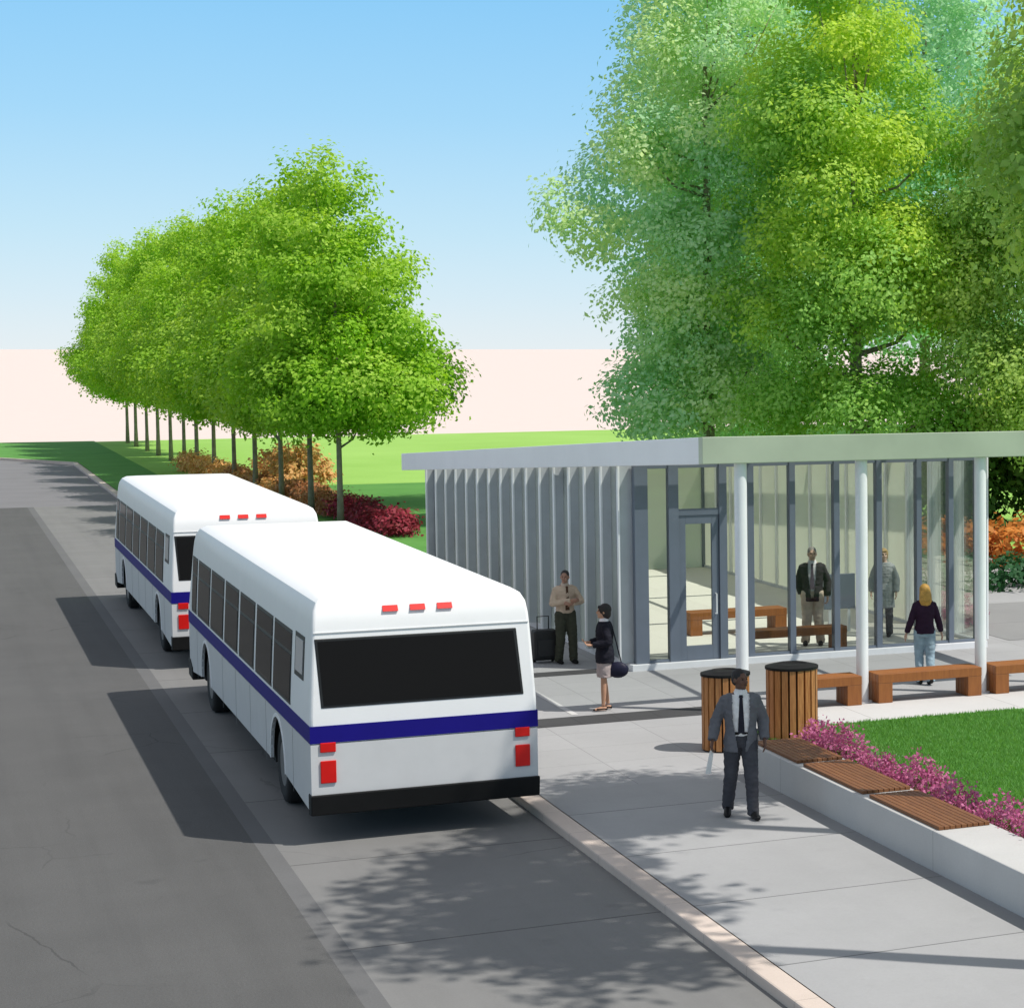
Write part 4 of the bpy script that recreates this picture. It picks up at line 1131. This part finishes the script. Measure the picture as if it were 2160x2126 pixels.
m = MB(); m.tube([(-.13, 0, .08), (-.11, 0, .45), (-.09, 0, .74)], .010, 8); m.tube([(.06, 0, .12), (-.03, 0, .5), (-.09, 0, .74)], .010, 8)
me = m.mesh('strap'); me.materials.append(cloth((.012, .012, .02), .6)); o = bpy.data.objects.new('strap', me); COL.objects.link(o); o.parent = hb

# 3 man in the tan shirt with a suitcase
mpos = gp(10.0, 38.2)
person('man in a tan shirt and olive trousers with folded arms beside the fin wall', mpos, R(5), 1.62,
    pose(elL=(.30, -.06, 1.17), elR=(-.26, -.03, 1.15), wrL=(.05, -.23, 1.15), wrR=(.06, -.25, 1.21), hdL=(-1, -.1, .1), hdR=(1, .1, .0), pnL=(0, 1, 0), pnR=(0, 1, 0), gripL=.3,
         anL=(.13, -.06, .085), knL=(.12, -.05, .5), anR=(-.12, .05, .085)),
    (.42, .23, .16),
    [('shirt', 'shirt', (.56, .43, .32), dict(inf=.022, cuff=.9, z0=.96)), ('collar', 'collar', (.62, .50, .40), {}), ('tie', 'tie', (.10, .05, .03), dict(d=.022)), ('trousers', 'trousers', (.055, .058, .040), dict(wide=.008)), ('belt', 'belt', (.012, .01, .01), {}),
     ('shoe', 'shoes', (.012, .012, .012), {})],
    ((.02, .014, .012), 'short'), look=R(-30))
sc = thing('suitcase', 'black wheeled suitcase standing on the plaza behind the man in tan', 'suitcase', (mpos[0] - .30, mpos[1] + .28, ZS))
ox, oy = mpos[0] - .30, mpos[1] + .28
m = MB(); m.box(ox - .21, ox + .21, oy - .14, oy + .14, ZS + .05, ZS + .58); m.build('case', plain('nylon', (.010, .010, .010), rough=.6, var=.3, vscale=20), sc, bevel=.045, seg=3)
m = MB(); m.box(ox - .15, ox + .15, oy - .165, oy - .14, ZS + .12, ZS + .42); m.build('pocket', plain('nylon_pocket', (.016, .016, .016), rough=.6, var=.2), sc, bevel=.012)
m = MB(); m.tube([(ox - .10, oy + .10, ZS + .56), (ox - .10, oy + .10, ZS + .80), (ox + .10, oy + .10, ZS + .80), (ox + .10, oy + .10, ZS + .56)], .011, 8); m.build('handle', 'black', sc)
for dx in (-.16, .16):
    m = MB(); m.lathe([(.05, ox + dx - .02), (.05, ox + dx + .02)], (0, oy + .10, ZS + .05), 'x', 16); m.build('wheel', 'black', sc)

# 4 man standing inside
person('grey-haired man in a dark jacket and khaki trousers standing inside the glass room', gp(14.62, 38.05, .05), R(-22), 1.80,
    pose(anL=(.14, .0, .085), anR=(-.13, .03, .085), elL=(.27, .06, 1.14), wrL=(.27, -.02, .87), elR=(-.25, .07, 1.14), wrR=(-.20, .06, .90), gripL=.7),
    (.62, .40, .30),
    [('shirt', 'shirt', (.75, .72, .74), dict(inf=.010)), ('trousers', 'trousers', (.62, .50, .40), dict(wide=.008)), ('jacket', 'jacket', (.040, .034, .040), dict(open=.075, button=.86, inf=.03, z0=.80, flare=.02)),
     ('collar', 'collar', (.78, .75, .76), {}), ('tie', 'tie', (.16, .12, .16), dict(d=.014)), ('shoe', 'shoes', (.015, .013, .012), {})],
    ((.30, .27, .25), 'short'), look=R(10))
# 5 blonde woman walking away behind the bench
person('blonde woman in a dark plum top and pale jeans walking away behind the middle bench', gp(14.66, 33.0), R(168), 1.64,
    pose(fem=(0, 0, 0), shL=(.158, .01, 1.402), shR=(-.158, .01, 1.402), elL=(.24, .02, 1.14), elR=(-.24, .0, 1.14), wrL=(.31, -.05, .90), wrR=(-.31, -.06, .90),
         knL=(.08, -.09, .51), anL=(.08, -.02, .09), anR=(-.08, .14, .11), ftR=(0, -1, -.2)),
    (.55, .34, .24),
    [('trousers', 'trousers', (.30, .40, .46), dict(top=1.0)), ('top', 'shirt', (.030, .012, .030), dict(inf=.020, z0=.90, cuff=.92)), ('shoe', 'shoes', (.02, .02, .02), {})],
    ((.52, .28, .055), 'long'), look=R(0))
# 6 figure in grey inside
person('fair-haired woman in a long grey coat standing deep inside the glass room', gp(16.3, 38.6, .05), R(-30), 1.66,
    pose(fem=(0, 0, 0), shL=(.158, .01, 1.402), shR=(-.158, .01, 1.402)),
    (.62, .42, .32),
    [('trousers', 'trousers', (.08, .08, .09), {}), ('coat', 'jacket', (.34, .35, .36), dict(inf=.035, z0=.58, z1=1.49, flare=.02)), ('shoe', 'shoes', (.02, .02, .02), {})],
    ((.42, .28, .12), 'bob'), look=R(15))

# ------------------------------------------------------------------ camera, light, world
cam = bpy.data.cameras.new('camera'); co = bpy.data.objects.new('camera', cam); COL.objects.link(co)
r = Vector((.8867361271563403, -.46227593577405146, 0)); f = Vector((.4610943861196833, .8844696826294302, -.0714517151530159)); u = r.cross(f)
co.matrix_world = Matrix(((r.x, u.x, -f.x, 0), (r.y, u.y, -f.y, 0), (r.z, u.z, -f.z, 5.5678), (0, 0, 0, 1)))
cam.sensor_width = 36; cam.lens = 76.6556; cam.shift_x = -.53528; cam.shift_y = .00155; cam.clip_end = 90000; cam.clip_start = .1
SC.camera = co

sd = Vector((.50, -.41, 1.0)).normalized()
sl = bpy.data.lights.new('sun', 'SUN'); sl.energy = 4.1; sl.angle = R(.53); sl.color = (1.0, .955, .885)
so = bpy.data.objects.new('sun', sl); COL.objects.link(so); so.location = (20, -20, 40)
so.rotation_euler = (-sd).to_track_quat('-Z', 'Y').to_euler()
w = bpy.data.worlds.new('World'); SC.world = w; w.use_nodes = True
nt = w.node_tree; nt.nodes.clear()
ow = nt.nodes.new('ShaderNodeOutputWorld'); bg = nt.nodes.new('ShaderNodeBackground'); bg.inputs[1].default_value = .12
sky = nt.nodes.new('ShaderNodeTexSky'); sky.sky_type = 'NISHITA'; sky.sun_disc = False
sky.sun_elevation = math.asin(sd.z); sky.sun_rotation = math.atan2(sd.x, sd.y)
sky.air_density = 1.0; sky.dust_density = .3; sky.ozone_density = 2.0; sky.altitude = 0
tc = nt.nodes.new('ShaderNodeTexCoord'); sp = nt.nodes.new('ShaderNodeSeparateXYZ'); nt.links.new(tc.outputs['Generated'], sp.inputs[0])
rmp = nt.nodes.new('ShaderNodeValToRGB'); cr = rmp.color_ramp
cr.elements[0].position = 0.0; cr.elements[0].color = (.80, .90, .97, 1)
cr.elements[1].position = 1.0; cr.elements[1].color = (.50, .50, .52, 1)
for ps, c in ((.022, (.67, .85, .98)), (.05, (.54, .80, .98)), (.10, (.36, .70, .99)), (.155, (.25, .62, .98)), (.30, (.46, .58, .72)), (.5, (.52, .55, .60))):
    e = cr.elements.new(ps); e.color = (*c, 1)
nt.links.new(sp.outputs[2], rmp.inputs[0])
sc_ = nt.nodes.new('ShaderNodeVectorMath'); sc_.operation = 'SCALE'; sc_.inputs['Scale'].default_value = 1/.12
nt.links.new(rmp.outputs[0], sc_.inputs[0])
mx = nt.nodes.new('ShaderNodeMix'); mx.data_type = 'RGBA'; mx.inputs[0].default_value = .85
nt.links.new(sky.outputs[0], mx.inputs[6]); nt.links.new(sc_.outputs[0], mx.inputs[7])
nt.links.new(mx.outputs[2], bg.inputs[0]); nt.links.new(bg.outputs[0], ow.inputs[0])

SC.render.engine = 'CYCLES'
SC.cycles.use_denoising = True
SC.cycles.max_bounces = 10; SC.cycles.transparent_max_bounces = 16; SC.cycles.diffuse_bounces = 6; SC.cycles.glossy_bounces = 3
SC.cycles.caustics_reflective = False; SC.cycles.caustics_refractive = False
SC.cycles.sample_clamp_indirect = 6
vs = SC.view_settings; vs.view_transform = 'Standard'; vs.look = 'None'; vs.exposure = 0; vs.gamma = 1
